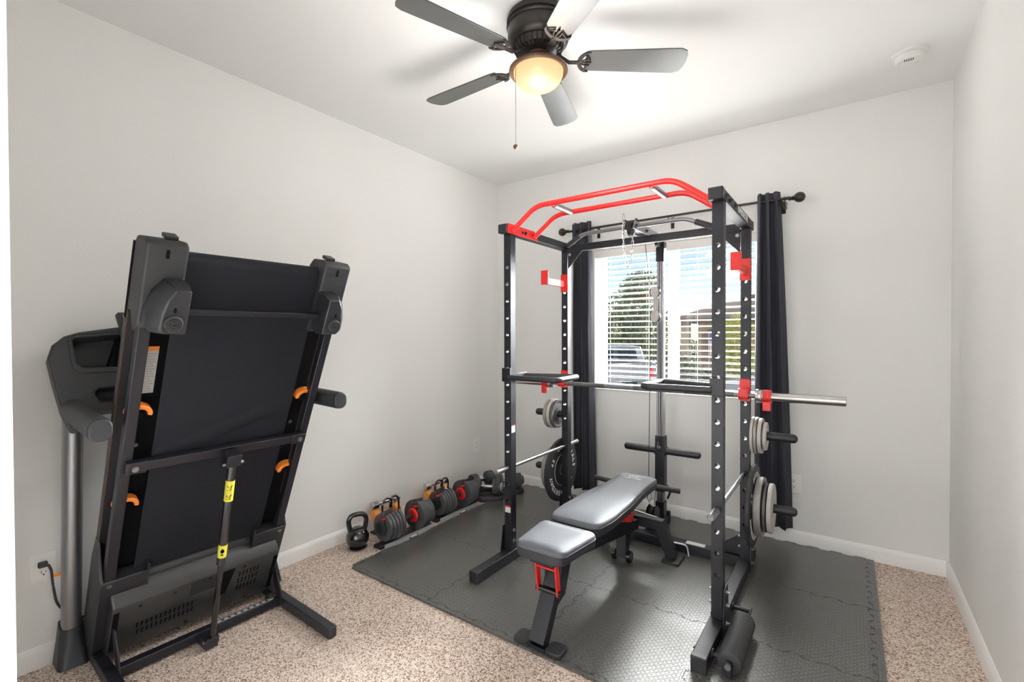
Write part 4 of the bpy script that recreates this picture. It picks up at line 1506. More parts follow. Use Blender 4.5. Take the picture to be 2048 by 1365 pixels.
# frame: front leg, spine, ladder
fr = MB()
fr.rtube([(BX, -1.825, 0.028), (BX, -1.632, 0.345)], 0.075, 0.05, upv=(0, 1, 0.6))
fr.build('front_leg', 'steel', bench, bevel=0.003)
MB().prism([(-1.70, 0.185), (-1.668, 0.185), (-1.665, 0.26), (-1.60, 0.31), (-1.56, 0.385), (-1.66, 0.385), (-1.70, 0.30)], (BX - 0.044, 0, 0), (0, 1, 0), (0, 0, 1), (0.006, 0, 0)).build('leg_bracket', 'steel', bench)
MB().prism([(-1.73, 0.165), (-1.668, 0.185), (-1.62, 0.30), (-1.56, 0.385), (-1.66, 0.385), (-1.72, 0.27)], (BX + 0.038, 0, 0), (0, 1, 0), (0, 0, 1), (0.006, 0, 0)).build('leg_bracket', 'steel', bench)
MB().rtube(rnd([(BX, -1.66, 0.355), (BX, -1.50, 0.315), (BX, -0.72, 0.185)], 0.05, 3), 0.06, 0.06, upv=(0, 0, 1)).build('spine', 'steel', bench, bevel=0.003)
lad = [(-1.45, 0.335), (-1.45, 0.365)]
y = -1.30
teeth = [(-1.36, 0.325)]
k0 = 7
for k in range(k0):
    ya = -1.36 + k * 0.075
    za = 0.345 - k * 0.0125
    teeth += [(ya, za), (ya + 0.028, za + 0.040), (ya + 0.043, za + 0.040), (ya + 0.046, za + 0.010), (ya + 0.056, za - 0.006)]
teeth += [(-0.80, 0.225), (-0.80, 0.205), (-1.36, 0.30)]
for dx in (-0.034, 0.030):
    MB().prism(teeth, (BX + dx, 0, 0), (0, 1, 0), (0, 0, 1), (0.005, 0, 0)).build('ladder_plate', 'steel', bench)
# back pad support rail and red adjusters
MB().box(BX - 0.025, BX + 0.025, -1.48, -0.66, 0.372, 0.398).build('back_rail', 'steel', bench, bevel=0.003)
MB().box(BX - 0.06, BX + 0.06, -1.80, -1.60, 0.355, 0.386).build('seat_rail', 'steel', bench, bevel=0.003)
for dx in (-0.055, 0.045):
    MB().prism([(-1.772, 0.36), (-1.742, 0.36), (-1.722, 0.215), (-1.732, 0.200), (-1.750, 0.205)], (BX + dx, 0, 0), (0, 1, 0), (0, 0, 1), (0.008, 0, 0)).build('seat_adjuster', 'red', bench, bevel=0.002)
MB().cyl((BX - 0.05, -1.757, 0.325), (BX + 0.05, -1.757, 0.325), 0.005, n=10).build('adjuster_crossbar', 'red', bench)
MB().cyl((BX - 0.062, -1.738, 0.218), (BX + 0.060, -1.738, 0.218), 0.013, n=18).build('adjuster_roller', 'gloss_black', bench)
for dx in (-0.050, 0.045):
    MB().prism([(-1.10, 0.37), (-1.05, 0.37), (-0.865, 0.285), (-0.86, 0.262), (-0.89, 0.255), (-1.10, 0.325)], (BX + dx, 0, 0), (0, 1, 0), (0, 0, 1), (0.006, 0, 0)).build('back_adjuster', 'red', bench, bevel=0.002)
    MB().rtube([(BX + dx + 0.003, -0.875, 0.262), (BX + dx + 0.003, -0.845, 0.372)], 0.006, 0.020, upv=(0, 1, 0)).build('adjuster_strut', 'red', bench)
MB().cyl((BX - 0.07, -0.84, 0.376), (BX + 0.085, -0.84, 0.376), 0.007, n=12).build('adjuster_handle', 'red', bench)
# rear stand
rs_ = MB()
rs_.rtube([(1.376, -0.70, 0.028), (1.445, -0.70, 0.205), (1.760, -0.70, 0.205), (1.832, -0.70, 0.028)], 0.060, 0.055, upv=(0, 1, 0))
rs_.v = [(x, y_, z_) for x, y_, z_ in rs_.v]
rs_.build('rear_stand', 'steel', bench, bevel=0.003)
for x in (1.838, 1.370):
    MB().box(x - 0.050, x + 0.050, -0.775, -0.64, MT, MT + 0.014).build('foot_plate', 'steel_dark', bench, bevel=0.003)
MB().tube(rnd([(1.80, -0.665, 0.10), (1.90, -0.645, 0.095), (1.915, -0.655, 0.035)], 0.02, 4), 0.0055, 10).build('carry_loop', 'satin', bench)
# front foot
MB().box(BX - 0.045, BX + 0.045, -1.848, -1.80, MT, MT + 0.014).build('foot_bar', 'steel', bench, bevel=0.002)
for s_ in (-1, 1):
    b = MB()
    poly = round_poly([(BX + s_ * 0.042, -1.852), (BX + s_ * 0.118, -1.852), (BX + s_ * 0.118, -1.768), (BX + s_ * 0.042, -1.768)], 0.025)
    b.prism([(x, y_) for x, y_ in poly], (0, 0, MT), (1, 0, 0), (0, 1, 0), (0, 0, 0.018))
    b.build('rubber_foot', 'rubber', bench, bevel=0.004)
# leg-hold tubes at the head end
for x0, x1 in ((BX + 0.02, BX + 0.215), (BX - 0.02, BX - 0.36)):
    pass
MB().cyl((1.235, -0.50, 0.352), (1.40, -0.53, 0.352), 0.0165, n=20).build('leg_hold_tube', 'grip', bench)
MB().cyl((1.60, -0.56, 0.382), (1.820, -0.50, 0.362), 0.0165, n=20).build('leg_hold_tube', 'grip', bench)
MB().box(1.59, 1.615, -0.66, -0.53, 0.365, 0.395).build('tube_mount', 'steel', bench, bevel=0.002)
MB().rtube([(1.40, -0.53, 0.352), (1.60, -0.56, 0.38)], 0.02, 0.02).build('tube_mount', 'steel', bench)
# transport wheels under the rear beam
for x in (1.535, 1.625):
    MB().lathe([(0, 0), (0.028, 0), (0.035, 0.005), (0.035, 0.022), (0.028, 0.027), (0, 0.027)], (x, -0.885, MT + 0.036), (1, 0, 0), 24).build('transport_wheel', 'gloss_black', bench)
MB().prism([(-0.91, 0.02), (-0.86, 0.02), (-0.80, 0.20), (-0.90, 0.20)], (1.565, 0, 0.02), (0, 1, 0), (0, 0, 1), (0.058, 0, 0)).build('wheel_mount', 'steel_dark', bench)
MB().tube(arc((BX + 0.052, -1.60, 0.285), 0.013, 0, 2 * PI, 14, (0, 1, 0), (0, 0, 1))[:-1], 0.002, 6, closed=True).build('pull_ring', 'satin', bench)

# ------------------------------------------------------------------ kettlebell
kx, ky = 0.150, -1.672
o = thing('kettlebell', 'glossy black cast kettlebell standing alone nearest the treadmill', 'kettlebell', (kx, ky, 0))
kq = 0.81
kz = lambda r_, h_: (r_ * kq, h_ * kq)
MB().lathe([kz(*q) for q in [(0, 0.004), (0.055, 0.004), (0.075, 0.014)] + [(0.088 * math.cos(t), 0.086 + 0.086 * math.sin(t)) for t in [R(-48 + 6 * k) for k in range(22)]] + [(0, 0.1725)]], (kx, ky, 0), (0, 0, 1), 48).build('ball', 'gloss_black', o, sharp=60)
hd = Vector((0.40, 0.92, 0)).normalized()
pth = [Vector((kx, ky, z_ * kq)) + hd * (w_ * kq) for z_, w_ in ((0.135, -0.052), (0.175, -0.062), (0.225, -0.070), (0.262, -0.048), (0.268, 0.0), (0.262, 0.048), (0.225, 0.070), (0.175, 0.062), (0.135, 0.052))]
MB().tube(rnd(pth, 0.03, 4), 0.0150, 16).build('handle', 'gloss_black', o)


# ------------------------------------------------------------------ big adjustable dumbbells, axis along y
def big_dumbbell(label, x, yc):
    o = thing('adjustable_dumbbell', label, 'dumbbell', (x, yc, 0), group='large adjustable dumbbells along the left wall')
    zc, r = 0.123, 0.100
    hole = 0.030

    def dplate(y0, th, rr):
        # disc with an open slot at the top
        pts = []
        a0 = math.asin(hole / rr)
        n = 34
        for k in range(n + 1):
            t = PI / 2 + a0 + (2 * PI - 2 * a0) * k / n
            pts.append((rr * math.cos(t), rr * math.sin(t)))
        pts += [(hole, 0.045)] + [(hole * math.cos(t), 0.018 + hole * 0.6 * math.sin(t)) for t in [-k * PI / 8 for k in range(1, 8)]] + [(-hole, 0.045)]
        return MB().prism(pts, (x, yc + y0, zc), (1, 0, 0), (0, 0, 1), (0, th, 0))
    for s_ in (-1, 1):
        for k in range(5):
            y0 = s_ * (0.078 + k * 0.0235)
            rr = r - 0.003 * k if k else r
            yy = y0 if s_ > 0 else y0 - 0.019
            dplate(yy, 0.019, rr).build('weight_disc', 'dbdisc', o, bevel=0.002)
        # saddle in the slot with the red line on top
        y0, y1 = sorted((s_ * 0.074, s_ * 0.200))
        MB().box(x - 0.022, x + 0.022, yc + y0, yc + y1, zc + 0.020, zc + 0.052).build('selector_block', 'steel_dark', o, bevel=0.004)
        MB().box(x - 0.014, x + 0.014, yc + y0 + 0.003, yc + y1 - 0.003, zc + 0.052, zc + 0.0545).build('red_line', 'discred', o)
        MB().lathe([(0, 0), (0.040, 0), (0.048, 0.006), (0.048, 0.012), (0, 0.012)], (x, yc + s_ * 0.0585, zc), (0, s_, 0), 32).build('handle_disc', 'discred', o)
        MB().lathe([(0, 0), (0.046, 0), (0.046, 0.012), (0.036, 0.017), (0.022, 0.017), (0.020, 0.012), (0, 0.012)], (x, yc + s_ * 0.197, zc), (0, s_, 0), 32).build('dial', 'plastic', o)
    MB().lathe([(0, -0.062), (0.014, -0.062), (0.017, -0.03), (0.017, 0.03), (0.014, 0.062), (0, 0.062)], (x, yc, zc), (0, 1, 0), 24).build('handle', 'grip', o)
    return o


def big_tray(label, x, yc):
    o = thing('dumbbell_tray', label, 'tray', (x, yc, 0), group='trays under the large dumbbells')
    b = MB()
    b.box(x - 0.060, x + 0.060, yc - 0.150, yc + 0.150, 0.0, 0.021)
    b.build('cradle', 'steel_dark', o, bevel=0.006)
    for s_ in (-1, 1):
        MB().box(x - 0.035, x + 0.035, min(yc + s_ * 0.150, yc + s_ * 0.232), max(yc + s_ * 0.150, yc + s_ * 0.232), 0.0, 0.021).build('end_stop', 'steel_dark', o, bevel=0.006)
    poly = []
    for k in range(21):
        t = -1 + 2 * k / 20
        poly.append((0.060 + 0.026 * (1 - t * t), t * 0.215))
    poly += [(0.055, 0.215), (0.055, -0.215)]
    MB().prism(poly, (x, yc, 0.0), (1, 0, 0), (0, 1, 0), (0, 0, 0.034)).build('front_rail', 'traygrey', o, bevel=0.004)
    # name plate on the front rail
    u = Vector((0, 1, 0))
    pl = MB()
    pl.prism([(-0.036, -0.011), (0.036, -0.011), (0.036, 0.011), (-0.036, 0.011)], (x + 0.0835, yc, 0.024), (0, 1, 0), Vector((-0.55, 0, 0.83)), Vector((0.83, 0, 0.55)) * 0.004)
    lab = pl.build('name_plate', 'steel_dark', o)
    b = MB()
    put_text(b, 'FUNAL', 0.018, Vector((x + 0.0835, yc, 0.024)) + Vector((0.83, 0, 0.55)) * 0.0044, (0, 1, 0), (-0.55, 0, 0.83), bold=0.0006)
    b.build('lettering', 'white', lab)
    return o


DXC = 0.242
big_dumbbell('large black and red adjustable dumbbell beside the kettlebell', DXC + 0.026, -1.380)
big_tray('grey and black tray under the dumbbell nearest the kettlebell', DXC + 0.019, -1.380)
big_dumbbell('large black and red adjustable dumbbell, farther one of the pair', DXC, -0.868)
big_tray('grey and black tray under the farther large dumbbell', DXC, -0.868)


# ------------------------------------------------------------------ small dumbbell towers along the wall
def hex_bar(label, name, x, yc, z_, length, rh, m_head, m_bar, tilt=0.0):
    o = thing(name, label, 'dumbbell', (x, yc, z_ - rh), group='hex dumbbells on the wall stands')
    d = Vector((0, math.cos(tilt), math.sin(tilt)))
    c = Vector((x, yc, z_))
    hl = 0.055
    for s_ in (-1, 1):
        MB().lathe([(0, 0), (rh * 0.80, 0), (rh, 0.007), (rh, hl - 0.007), (rh * 0.80, hl), (0, hl)], c + d * s_ * (length / 2 - hl), d * s_, 6, a0=PI / 6).build('head', m_head, o, bevel=0.002)
    MB().lathe([(0, 0), (0.012, 0), (0.015, (length - 2 * hl) * .5), (0.012, length - 2 * hl), (0, length - 2 * hl)], c - d * (length / 2 - hl), d, 18).build('handle', m_bar, o)
    return o


def wall_cluster(yc, where, n_chrome):
    x = 0.085
    st = thing('dumbbell_rack', 'small black two-hoop dumbbell stand against the wall %s' % where, 'stand', (x, yc, 0), group='small dumbbell stands against the wall')
    for dy in (-0.045, 0.020):
        b = MB()
        c = Vector((x + 0.055, yc + dy, 0.0))
        b.tube([c + Vector((0.0, -0.038, 0.0)), c + Vector((0.0, -0.038, 0.205))] + arc(c + Vector((0, 0, 0.205)), 0.038, PI, 0, 10, (0, 1, 0), (0, 0, 1))[1:-1] + [c + Vector((0, 0.038, 0.205)), c + Vector((0, 0.038, 0.0))], 0.0065, 10)
        b.build('hoop', 'gloss_black', st)
    MB().box(x - 0.055, x + 0.070, yc - 0.10, yc + 0.09, 0.0, 0.012).build('base', 'steel_dark', st, bevel=0.002)
    hex_bar('orange vinyl hex dumbbell low on the stand %s' % where, 'hex_dumbbell', x - 0.010, yc, 0.012 + 0.118, 0.225, 0.040, 'orange_v', 'orange_v')
    hex_bar('chrome hex dumbbell on top of the stand %s' % where, 'hex_dumbbell', x - 0.018, yc, 0.196, 0.235, 0.029, 'chrome', 'chrome')
    if n_chrome > 1:
        hex_bar('second chrome hex dumbbell in front of the stand %s' % where, 'hex_dumbbell', x + 0.042, yc + 0.02, 0.150, 0.14, 0.018, 'chrome', 'chrome')


wall_cluster(-1.385, 'behind the nearer large dumbbell', 1)
wall_cluster(-0.890, 'behind the farther large dumbbell', 2)


# ------------------------------------------------------------------ small black adjustable dumbbells near the corner
def small_dumbbell(label, x, y, rz, grey_cap):
    o = thing('adjustable_dumbbell', label, 'dumbbell', (x, y, 0), rz, group='small adjustable dumbbells in the corner')
    zc, r = 0.112, 0.058
    for s_ in (-1, 1):
        for k in range(4):
            y0 = s_ * (0.052 + k * 0.0145)
            yy = y0 if s_ > 0 else y0 - 0.012
            n = 12
            pts = [(r * math.cos(2 * PI * q / n + PI / 12), r * math.sin(2 * PI * q / n + PI / 12) * 1.05) for q in range(n)]
            MB().prism(pts, (0, yy, zc), (1, 0, 0), (0, 0, 1), (0, 0.012, 0)).build('weight_disc', 'dbdisc', o, bevel=0.002, local=True)
        MB().lathe([(0, 0), (0.034, 0), (0.036, 0.006), (0.036, 0.016), (0.030, 0.020), (0, 0.020)], (0, s_ * 0.110, zc), (0, s_, 0), 28).build('dial', 'traygrey' if grey_cap else 'plastic', o, local=True)
    MB().cyl((0, -0.055, zc), (0, 0.055, zc), 0.014, n=16).build('handle', 'chrome', o, local=True)
    return o


def small_tray(label, x, y, rz):
    o = thing('dumbbell_tray', label, 'tray', (x, y, 0), rz, group='oval trays under the small dumbbells')
    pts = [(0.066 * math.cos(t), 0.135 * math.sin(t)) for t in [2 * PI * k / 32 for k in range(32)]]
    vs, n = [], 32
    for kx_, z_ in ((0.92, 0.0), (1.0, 0.012), (1.0, 0.034), (0.93, 0.044), (0.75, 0.048), (0.70, 0.040)):
        vs += [(a * kx_, c * kx_, z_) for a, c in pts]
    fs = [tuple(range(n - 1, -1, -1))]
    for k in range(5):
        fs += [(k * n + i, k * n + (i + 1) % n, (k + 1) * n + (i + 1) % n, (k + 1) * n + i) for i in range(n)]
    fs.append(tuple(range(5 * n, 6 * n)))
    MB().add(vs, fs).build('bowl', 'plastic_soft', o, local=True)
    return o


small_dumbbell('small black adjustable dumbbell with a grey end cap facing the mat', 0.278, -0.520, R(-62), True)
small_tray('oval grey tray under the small dumbbell beside the left mat edge', 0.278, -0.520, R(-62))
small_dumbbell('small black adjustable dumbbell close to the left wall at the corner', 0.125, -0.400, R(-15), False)
small_tray('oval grey tray against the wall under the small dumbbell at the corner', 0.125, -0.400, R(-15))
small_dumbbell('small black adjustable dumbbell partly behind the front left rack upright', 0.335, -0.300, R(-40), False)
small_tray('oval grey tray under the small dumbbell behind the rack upright', 0.335, -0.300, R(-40))
#PART3

# ------------------------------------------------------------------ folded treadmill (local frame: +x away from the wall, y across)
TM = thing('treadmill', 'folded black treadmill standing on end against the left wall', 'treadmill', (0.3, -2.613, 0), R(-1.837))
TH = R(25.4)
sT, cT = math.sin(TH), math.cos(TH)


def D(q):
    """deck frame (v out of the underside, w across, s up the deck) -> treadmill frame"""
    v, w_, s_ = q
    return Vector((s_ * sT + v * cT, w_, 0.1 + s_ * cT - v * sT))


def DM():
    b = MB()
    b.xf = D
    return b


def tm(b, name, m, parent=None, bevel=0.0, seg=2, sharp=35):
    return b.build(name, m, parent or TM, bevel=bevel, seg=seg, local=True, sharp=sharp)


# ground frame
for s_ in (-1, 1):
    w0 = s_ * 0.338
    lg = tm(MB().box(-0.30, 0.505, w0 - 0.021, w0 + 0.021, 0.004, 0.050), 'base_leg', 'steel', bevel=0.004)
    tm(MB().box(0.500, 0.508, w0 - 0.019, w0 + 0.019, 0.006, 0.048), 'end_cap', 'steel_dark', lg, bevel=0.002)
    tm(MB().cyl((0.485, w0 - 0.018, 0.013), (0.485, w0 + 0.018, 0.013), 0.013, n=18), 'leg_wheel', 'paper', lg)
    # bracket that carries the deck pivot
    b = MB()
    b.prism([(0.062, 0.02), (0.100, 0.02), (0.085, 0.10), (0.040, 0.185), (0.005, 0.185), (0.02, 0.10)], (0, s_ * 0.312, 0), (1, 0, 0), (0, 0, 1), (0, s_ * 0.006, 0))
    tm(b, 'pivot_bracket', 'steel', bevel=0.001)
    tm(MB().cyl((0.085, s_ * 0.31, 0.035), (0.085, s_ * 0.335, 0.035), 0.011, n=16), 'pivot_bolt', 'steel_dark')
cbm = tm(MB().box(0.035, 0.076, -0.318, 0.318, 0.010, 0.050), 'cross_bar', 'steel', bevel=0.004)
b = MB().box(0.046, 0.068, 0.02, 0.29, 0.0503, 0.0508)
tm(b, 'long_sticker', 'paper', cbm)
b = MB()
for k in range(9):
    y_ = 0.03 + k * 0.028
    b.box(0.050, 0.064, y_, y_ + 0.012, 0.0509, 0.0512)
tm(b, 'sticker_print', 'steel_dark', cbm)
tm(MB().box(0.070, 0.165, -0.045, 0.005, 0.008, 0.048), 'strut_foot', 'steel', bevel=0.004)

# gas strut
A = Vector((0.150, -0.012, 0.040))
Bq = D((-0.018, 0.004, 0.812))
ax = (Bq - A).normalized()
Lq = (Bq - A).length
tm(MB().cyl(A, A + ax * Lq * 0.53, 0.0115, n=20), 'gas_strut_rod', 'gloss_black')
stt = tm(MB().cyl(A + ax * Lq * 0.44, A + ax * Lq * 0.97, 0.0165, n=24), 'gas_strut_tube', 'gloss_black')
tm(MB().cyl(A + ax * Lq * 0.435, A + ax * Lq * 0.475, 0.0175, n=24), 'strut_collar', 'plastic', stt)
for t0, t1 in ((0.475, 0.545), (0.785, 0.895)):
    tm(MB().cyl(A + ax * Lq * t0, A + ax * Lq * t1, 0.0170, n=28, cap=False), 'yellow_label', 'yellow', stt)
# pictograms on the yellow labels
side = ax.cross(Vector((1, 0, 0.1))).normalized()
nrm = side.cross(ax).normalized()
if nrm.x < 0:
    nrm = -nrm
cdir = (Vector((0.92, -0.39, 0)) - ax * Vector((0.92, -0.39, 0)).dot(ax)).normalized()
sdir = ax.cross(cdir).normalized()
b = MB()


def pic(t, pts, wd):
    for (a0, b0), (a1, b1) in zip(pts[:-1], pts[1:]):
        P = []
        for a_, b_ in ((a0, b0), (a1, b1)):
            ang = a_ / 0.0172
            P.append(A + ax * (Lq * t + b_) + 0.0174 * (cdir * math.cos(ang) + sdir * math.sin(ang)))
        b.cyl(P[0], P[1], wd, n=5)


for t in (0.812, 0.862):
    pic(t, [(-0.009, -0.012), (0.004, -0.010), (0.009, 0.010), (-0.001, -0.004)], 0.0011)
    pic(t, [(0.004, -0.010), (0.006, -0.012), (0.008, -0.010)], 0.0011)
    pic(t, [(-0.010, 0.008), (-0.004, 0.0), (-0.009, 0.002)], 0.0008)
for q in range(-3, 4):
    pic(0.513, [(0.0022 * q * 0.9, -0.009 + abs(q) * 0.002), (0.0022 * q * 0.9, 0.013 - abs(q) * 0.0026)], 0.0013)
for q in range(-2, 3):
    pic(0.513, [(0.002 * q, -0.018 + abs(q) * 0.001), (0.002 * q, -0.012 - abs(q) * 0.0006)], 0.0012)
tm(b, 'pictogram', 'black', stt)
tm(MB().box(A.x - 0.012, A.x + 0.012, A.y - 0.026, A.y + 0.022, 0.022, 0.052), 'strut_bracket', 'steel', bevel=0.002)
tm(MB().cyl((A.x, A.y - 0.036, 0.038), (A.x, A.y + 0.030, 0.038), 0.006, n=12), 'strut_pin', 'satin')
tb = DM().box(-0.045, 0.002, -0.024, 0.030, 0.790, 0.845)
tm(tb, 'strut_clevis', 'steel', bevel=0.003)
tm(DM().cyl((-0.012, -0.036, 0.800), (-0.012, 0.044, 0.800), 0.007, n=12), 'strut_pin', 'satin')

# deck
tm(DM().box(-0.175, -0.150, -0.330, 0.330, 0.15, 1.62), 'deck_board', 'black')
for s_ in (-1, 1):
    a0, a1 = sorted((s_ * 0.313, s_ * 0.348))
    tm(DM().box(-0.118, -0.083, a0, a1, 0.10, 1.42), 'frame_tube', 'steel', bevel=0.003)
    a0, a1 = sorted((s_ * 0.300, s_ * 0.357))
    fr_ = tm(DM().box(-0.215, -0.188, a0, a1, 0.15, 1.45), 'foot_rail', 'plastic', bevel=0.004)
    a0, a1 = sorted((s_ * 0.353, s_ * 0.3565))
    tm(DM().box(-0.187, -0.183, a0, a1, 0.16, 1.43), 'rail_strip', 'copper', fr_)
    # end cap with foot boss
    a0, a1 = sorted((s_ * 0.240, s_ * 0.356))
    b = DM()
    b.prism([(-0.205, 1.385), (-0.205, 1.62), (-0.185, 1.655), (-0.105, 1.672), (-0.080, 1.662), (-0.080, 1.375), (-0.120, 1.345), (-0.160, 1.40)], (0, a0, 0), (1, 0, 0), (0, 0, 1), (0, a1 - a0, 0))
    ec = tm(b, 'end_cap', 'plastic_soft', bevel=0.008, seg=3)
    a0, a1 = sorted((s_ * 0.352, s_ * 0.3585))
    b = DM()
    b.box(-0.207, -0.190, a0, a1, 1.36, 1.63)
    tm(b, 'cap_edge', 'black', ec, bevel=0.002)
    b = DM()
    i0, i1 = s_ * 0.241, s_ * 0.345
    # boss: chamfered block, outer edge curved
    base = [(i0, 1.375), (i0, 1.548), (s_ * 0.300, 1.553), (s_ * 0.330, 1.510), (s_ * 0.347, 1.450), (s_ * 0.350, 1.400), (s_ * 0.335, 1.380)]
    topf = [(i0 + s_ * 0.002, 1.388), (i0 + s_ * 0.002, 1.540), (s_ * 0.285, 1.543), (s_ * 0.305, 1.505), (s_ * 0.316, 1.450), (s_ * 0.318, 1.408), (s_ * 0.305, 1.390)]
    nn_ = len(base)
    vs = [(-0.10, a_, c_) for a_, c_ in base] + [(-0.035, a_ * 0.995, c_) for a_, c_ in base] + [(0.004, a_, c_) for a_, c_ in topf]
    fs = [tuple(range(nn_)), tuple(range(3 * nn_ - 1, 2 * nn_ - 1, -1))]
    for k in range(2):
        fs += [(k * nn_ + i, k * nn_ + (i + 1) % nn_, (k + 1) * nn_ + (i + 1) % nn_, (k + 1) * nn_ + i) for i in range(nn_)]
    b.add(vs, fs)
    bo = tm(b, 'foot_boss', 'plastic', ec, bevel=0.004)
    # rubber foot with rings
    fc = (0.004, s_ * 0.284, 1.430)
    tm(DM().lathe([(0, 0), (0.027, 0), (0.027, 0.008), (0.024, 0.012), (0.021, 0.012), (0.020, 0.009), (0.018, 0.009), (0.017, 0.013), (0.014, 0.013), (0.013, 0.010), (0.011, 0.010), (0.010, 0.014), (0.007, 0.014), (0.006, 0.008), (0, 0.008)], fc, (1, 0, 0), 36), 'rubber_foot', 'grip', bo)
    tm(DM().prism(rrect(0.008, 0.017, 0.0038), (0.0042, s_ * 0.283, 1.474), (0, 1, 0), (0, 0, 1), (0.0012, 0, 0)), 'slot', 'black', bo)
    tm(DM().prism(rrect(0.010, 0.030, 0.0048), (-0.0798, s_ * 0.298, 1.632), (0, 1, 0), (0, 0, 1), (0.0012, 0, 0)), 'slot', 'black', ec)
    a0, a1 = sorted((s_ * 0.262, s_ * 0.300))
    tm(DM().box(-0.16, -0.12, a0, a1, 1.668, 1.682), 'tab', 'plastic', ec, bevel=0.003)
    # orange cushions
    for sc_, ang in ((1.024, 0), (0.620, 0)):
        c0 = Vector((-0.138, s_ * 0.306, sc_))
        b = DM()
        n = 14
        arcp = []
        for k in range(n + 1):
            t = -0.25 + (PI + 0.5) * k / n
            arcp.append((0.040 * math.cos(t), 0.036 * math.sin(t)))
        for k in range(n + 1):
            t = PI + 0.25 - (PI + 0.5) * k / n
            arcp.append((0.025 * math.cos(t), 0.020 * math.sin(t)))
        b.prism(arcp, c0, (0, 1, 0), (0, 0, 1), (0.034, 0, 0))
        cu_ = tm(b, 'deck_cushion', 'orange', bevel=0.003)
        tm(DM().lathe([(0, 0), (0.019, 0), (0.021, 0.012), (0.014, 0.022), (0, 0.024)], c0 + Vector((0.006, 0, -0.006)), (1, 0, 0), 20), 'cushion_core', 'black', cu_)
# rollers and belt
tm(DM().cyl((-0.140, -0.252, 1.600), (-0.140, 0.252, 1.600), 0.026, n=24), 'rear_roller', 'steel_dark')
b = DM()
loop = [(-0.112, 0.26), (-0.109, 0.6), (-0.109, 1.0), (-0.111, 1.595)]
for k in range(1, 12):
    t = k * PI / 12
    loop.append((-0.140 + 0.030 * math.cos(t), 1.600 + 0.030 * math.sin(t)))
loop += [(-0.172, 1.59), (-0.179, 1.0), (-0.179, 0.26)]
inner = [(-0.177, 0.26), (-0.177, 1.0), (-0.170, 1.59)]
for k in range(11, 0, -1):
    t = k * PI / 12
    inner.append((-0.140 + 0.0275 * math.cos(t), 1.600 + 0.0275 * math.sin(t)))
inner += [(-0.1135, 1.595), (-0.1115, 1.0), (-0.1115, 0.6), (-0.1145, 0.26)]
b.prism([(a_, c_) for a_, c_ in loop + inner], (0, -0.250, 0), (1, 0, 0), (0, 0, 1), (0, 0.500, 0))
belt = tm(b, 'running_belt', 'belt', sharp=40)
# slanting fold in the slack belt
b = DM()
pts0 = [(-0.249, 0.815), (0.249, 1.000)]
for (dv, off, wd) in ((-0.1085, 0.0, 0.055),):
    nseg = 18
    vs, fs = [], []
    for i in range(nseg + 1):
        t = i / nseg
        w_ = -0.249 + 0.498 * t
        sc0 = 0.815 + 0.185 * t + 0.010 * math.sin(3 * t)
        for j in range(7):
            u_ = j / 6
            vs.append((-0.1092 + 0.0055 * math.sin(PI * u_) ** 0.8 if 0 < j < 6 else -0.1098, w_, sc0 + (u_ - 0.5) * 0.085))
    for i in range(nseg):
        for j in range(6):
            fs.append((i * 7 + j, (i + 1) * 7 + j, (i + 1) * 7 + j + 1, i * 7 + j + 1))
    b.add(vs, fs)
tm(b, 'belt_fold', 'belt', belt, sharp=80)
# cross bars
tm(DM().box(-0.060, -0.036, -0.243, 0.243, 1.441, 1.463), 'cross_bar', 'steel', bevel=0.002)
x2 = tm(DM().box(-0.092, -0.066, -0.318, 0.318, 0.802, 0.842), 'cross_bar', 'steel', bevel=0.003)
for s_ in (-1, 1):
    a0, a1 = sorted((s_ * 0.272, s_ * 0.335))
    bk = tm(DM().box(-0.083, -0.062, a0, a1, 0.797, 0.847), 'cross_bar_bracket', 'steel', bevel=0.003)
    tm(DM().lathe([(0, 0), (0.012, 0), (0.010, 0.006), (0, 0.007)], (-0.062, s_ * 0.308, 0.820), (1, 0, 0), 16), 'bolt', 'satin', bk)
    tm(DM().lathe([(0, 0), (0.009, 0), (0.007, 0.005), (0, 0.006)], (-0.150, s_ * 0.292, 0.865), (1, 0, 0), 14), 'bolt', 'satin')
# warning sticker on the deck board
wl = tm(DM().box(-0.1499, -0.1490, -0.303, -0.262, 1.085, 1.270), 'warning_sticker', 'paper')
tm(DM().box(-0.1499, -0.1488, -0.303, -0.262, 1.255, 1.272), 'orange_band', 'orange', wl)
b = DM()
for k in range(16):
    b.box(-0.1489, -0.1486, -0.299, -0.266 - 0.004 * (k % 3), 1.092 + k * 0.010, 1.094 + k * 0.010)
tm(b, 'sticker_text', 'treadgrey', wl)
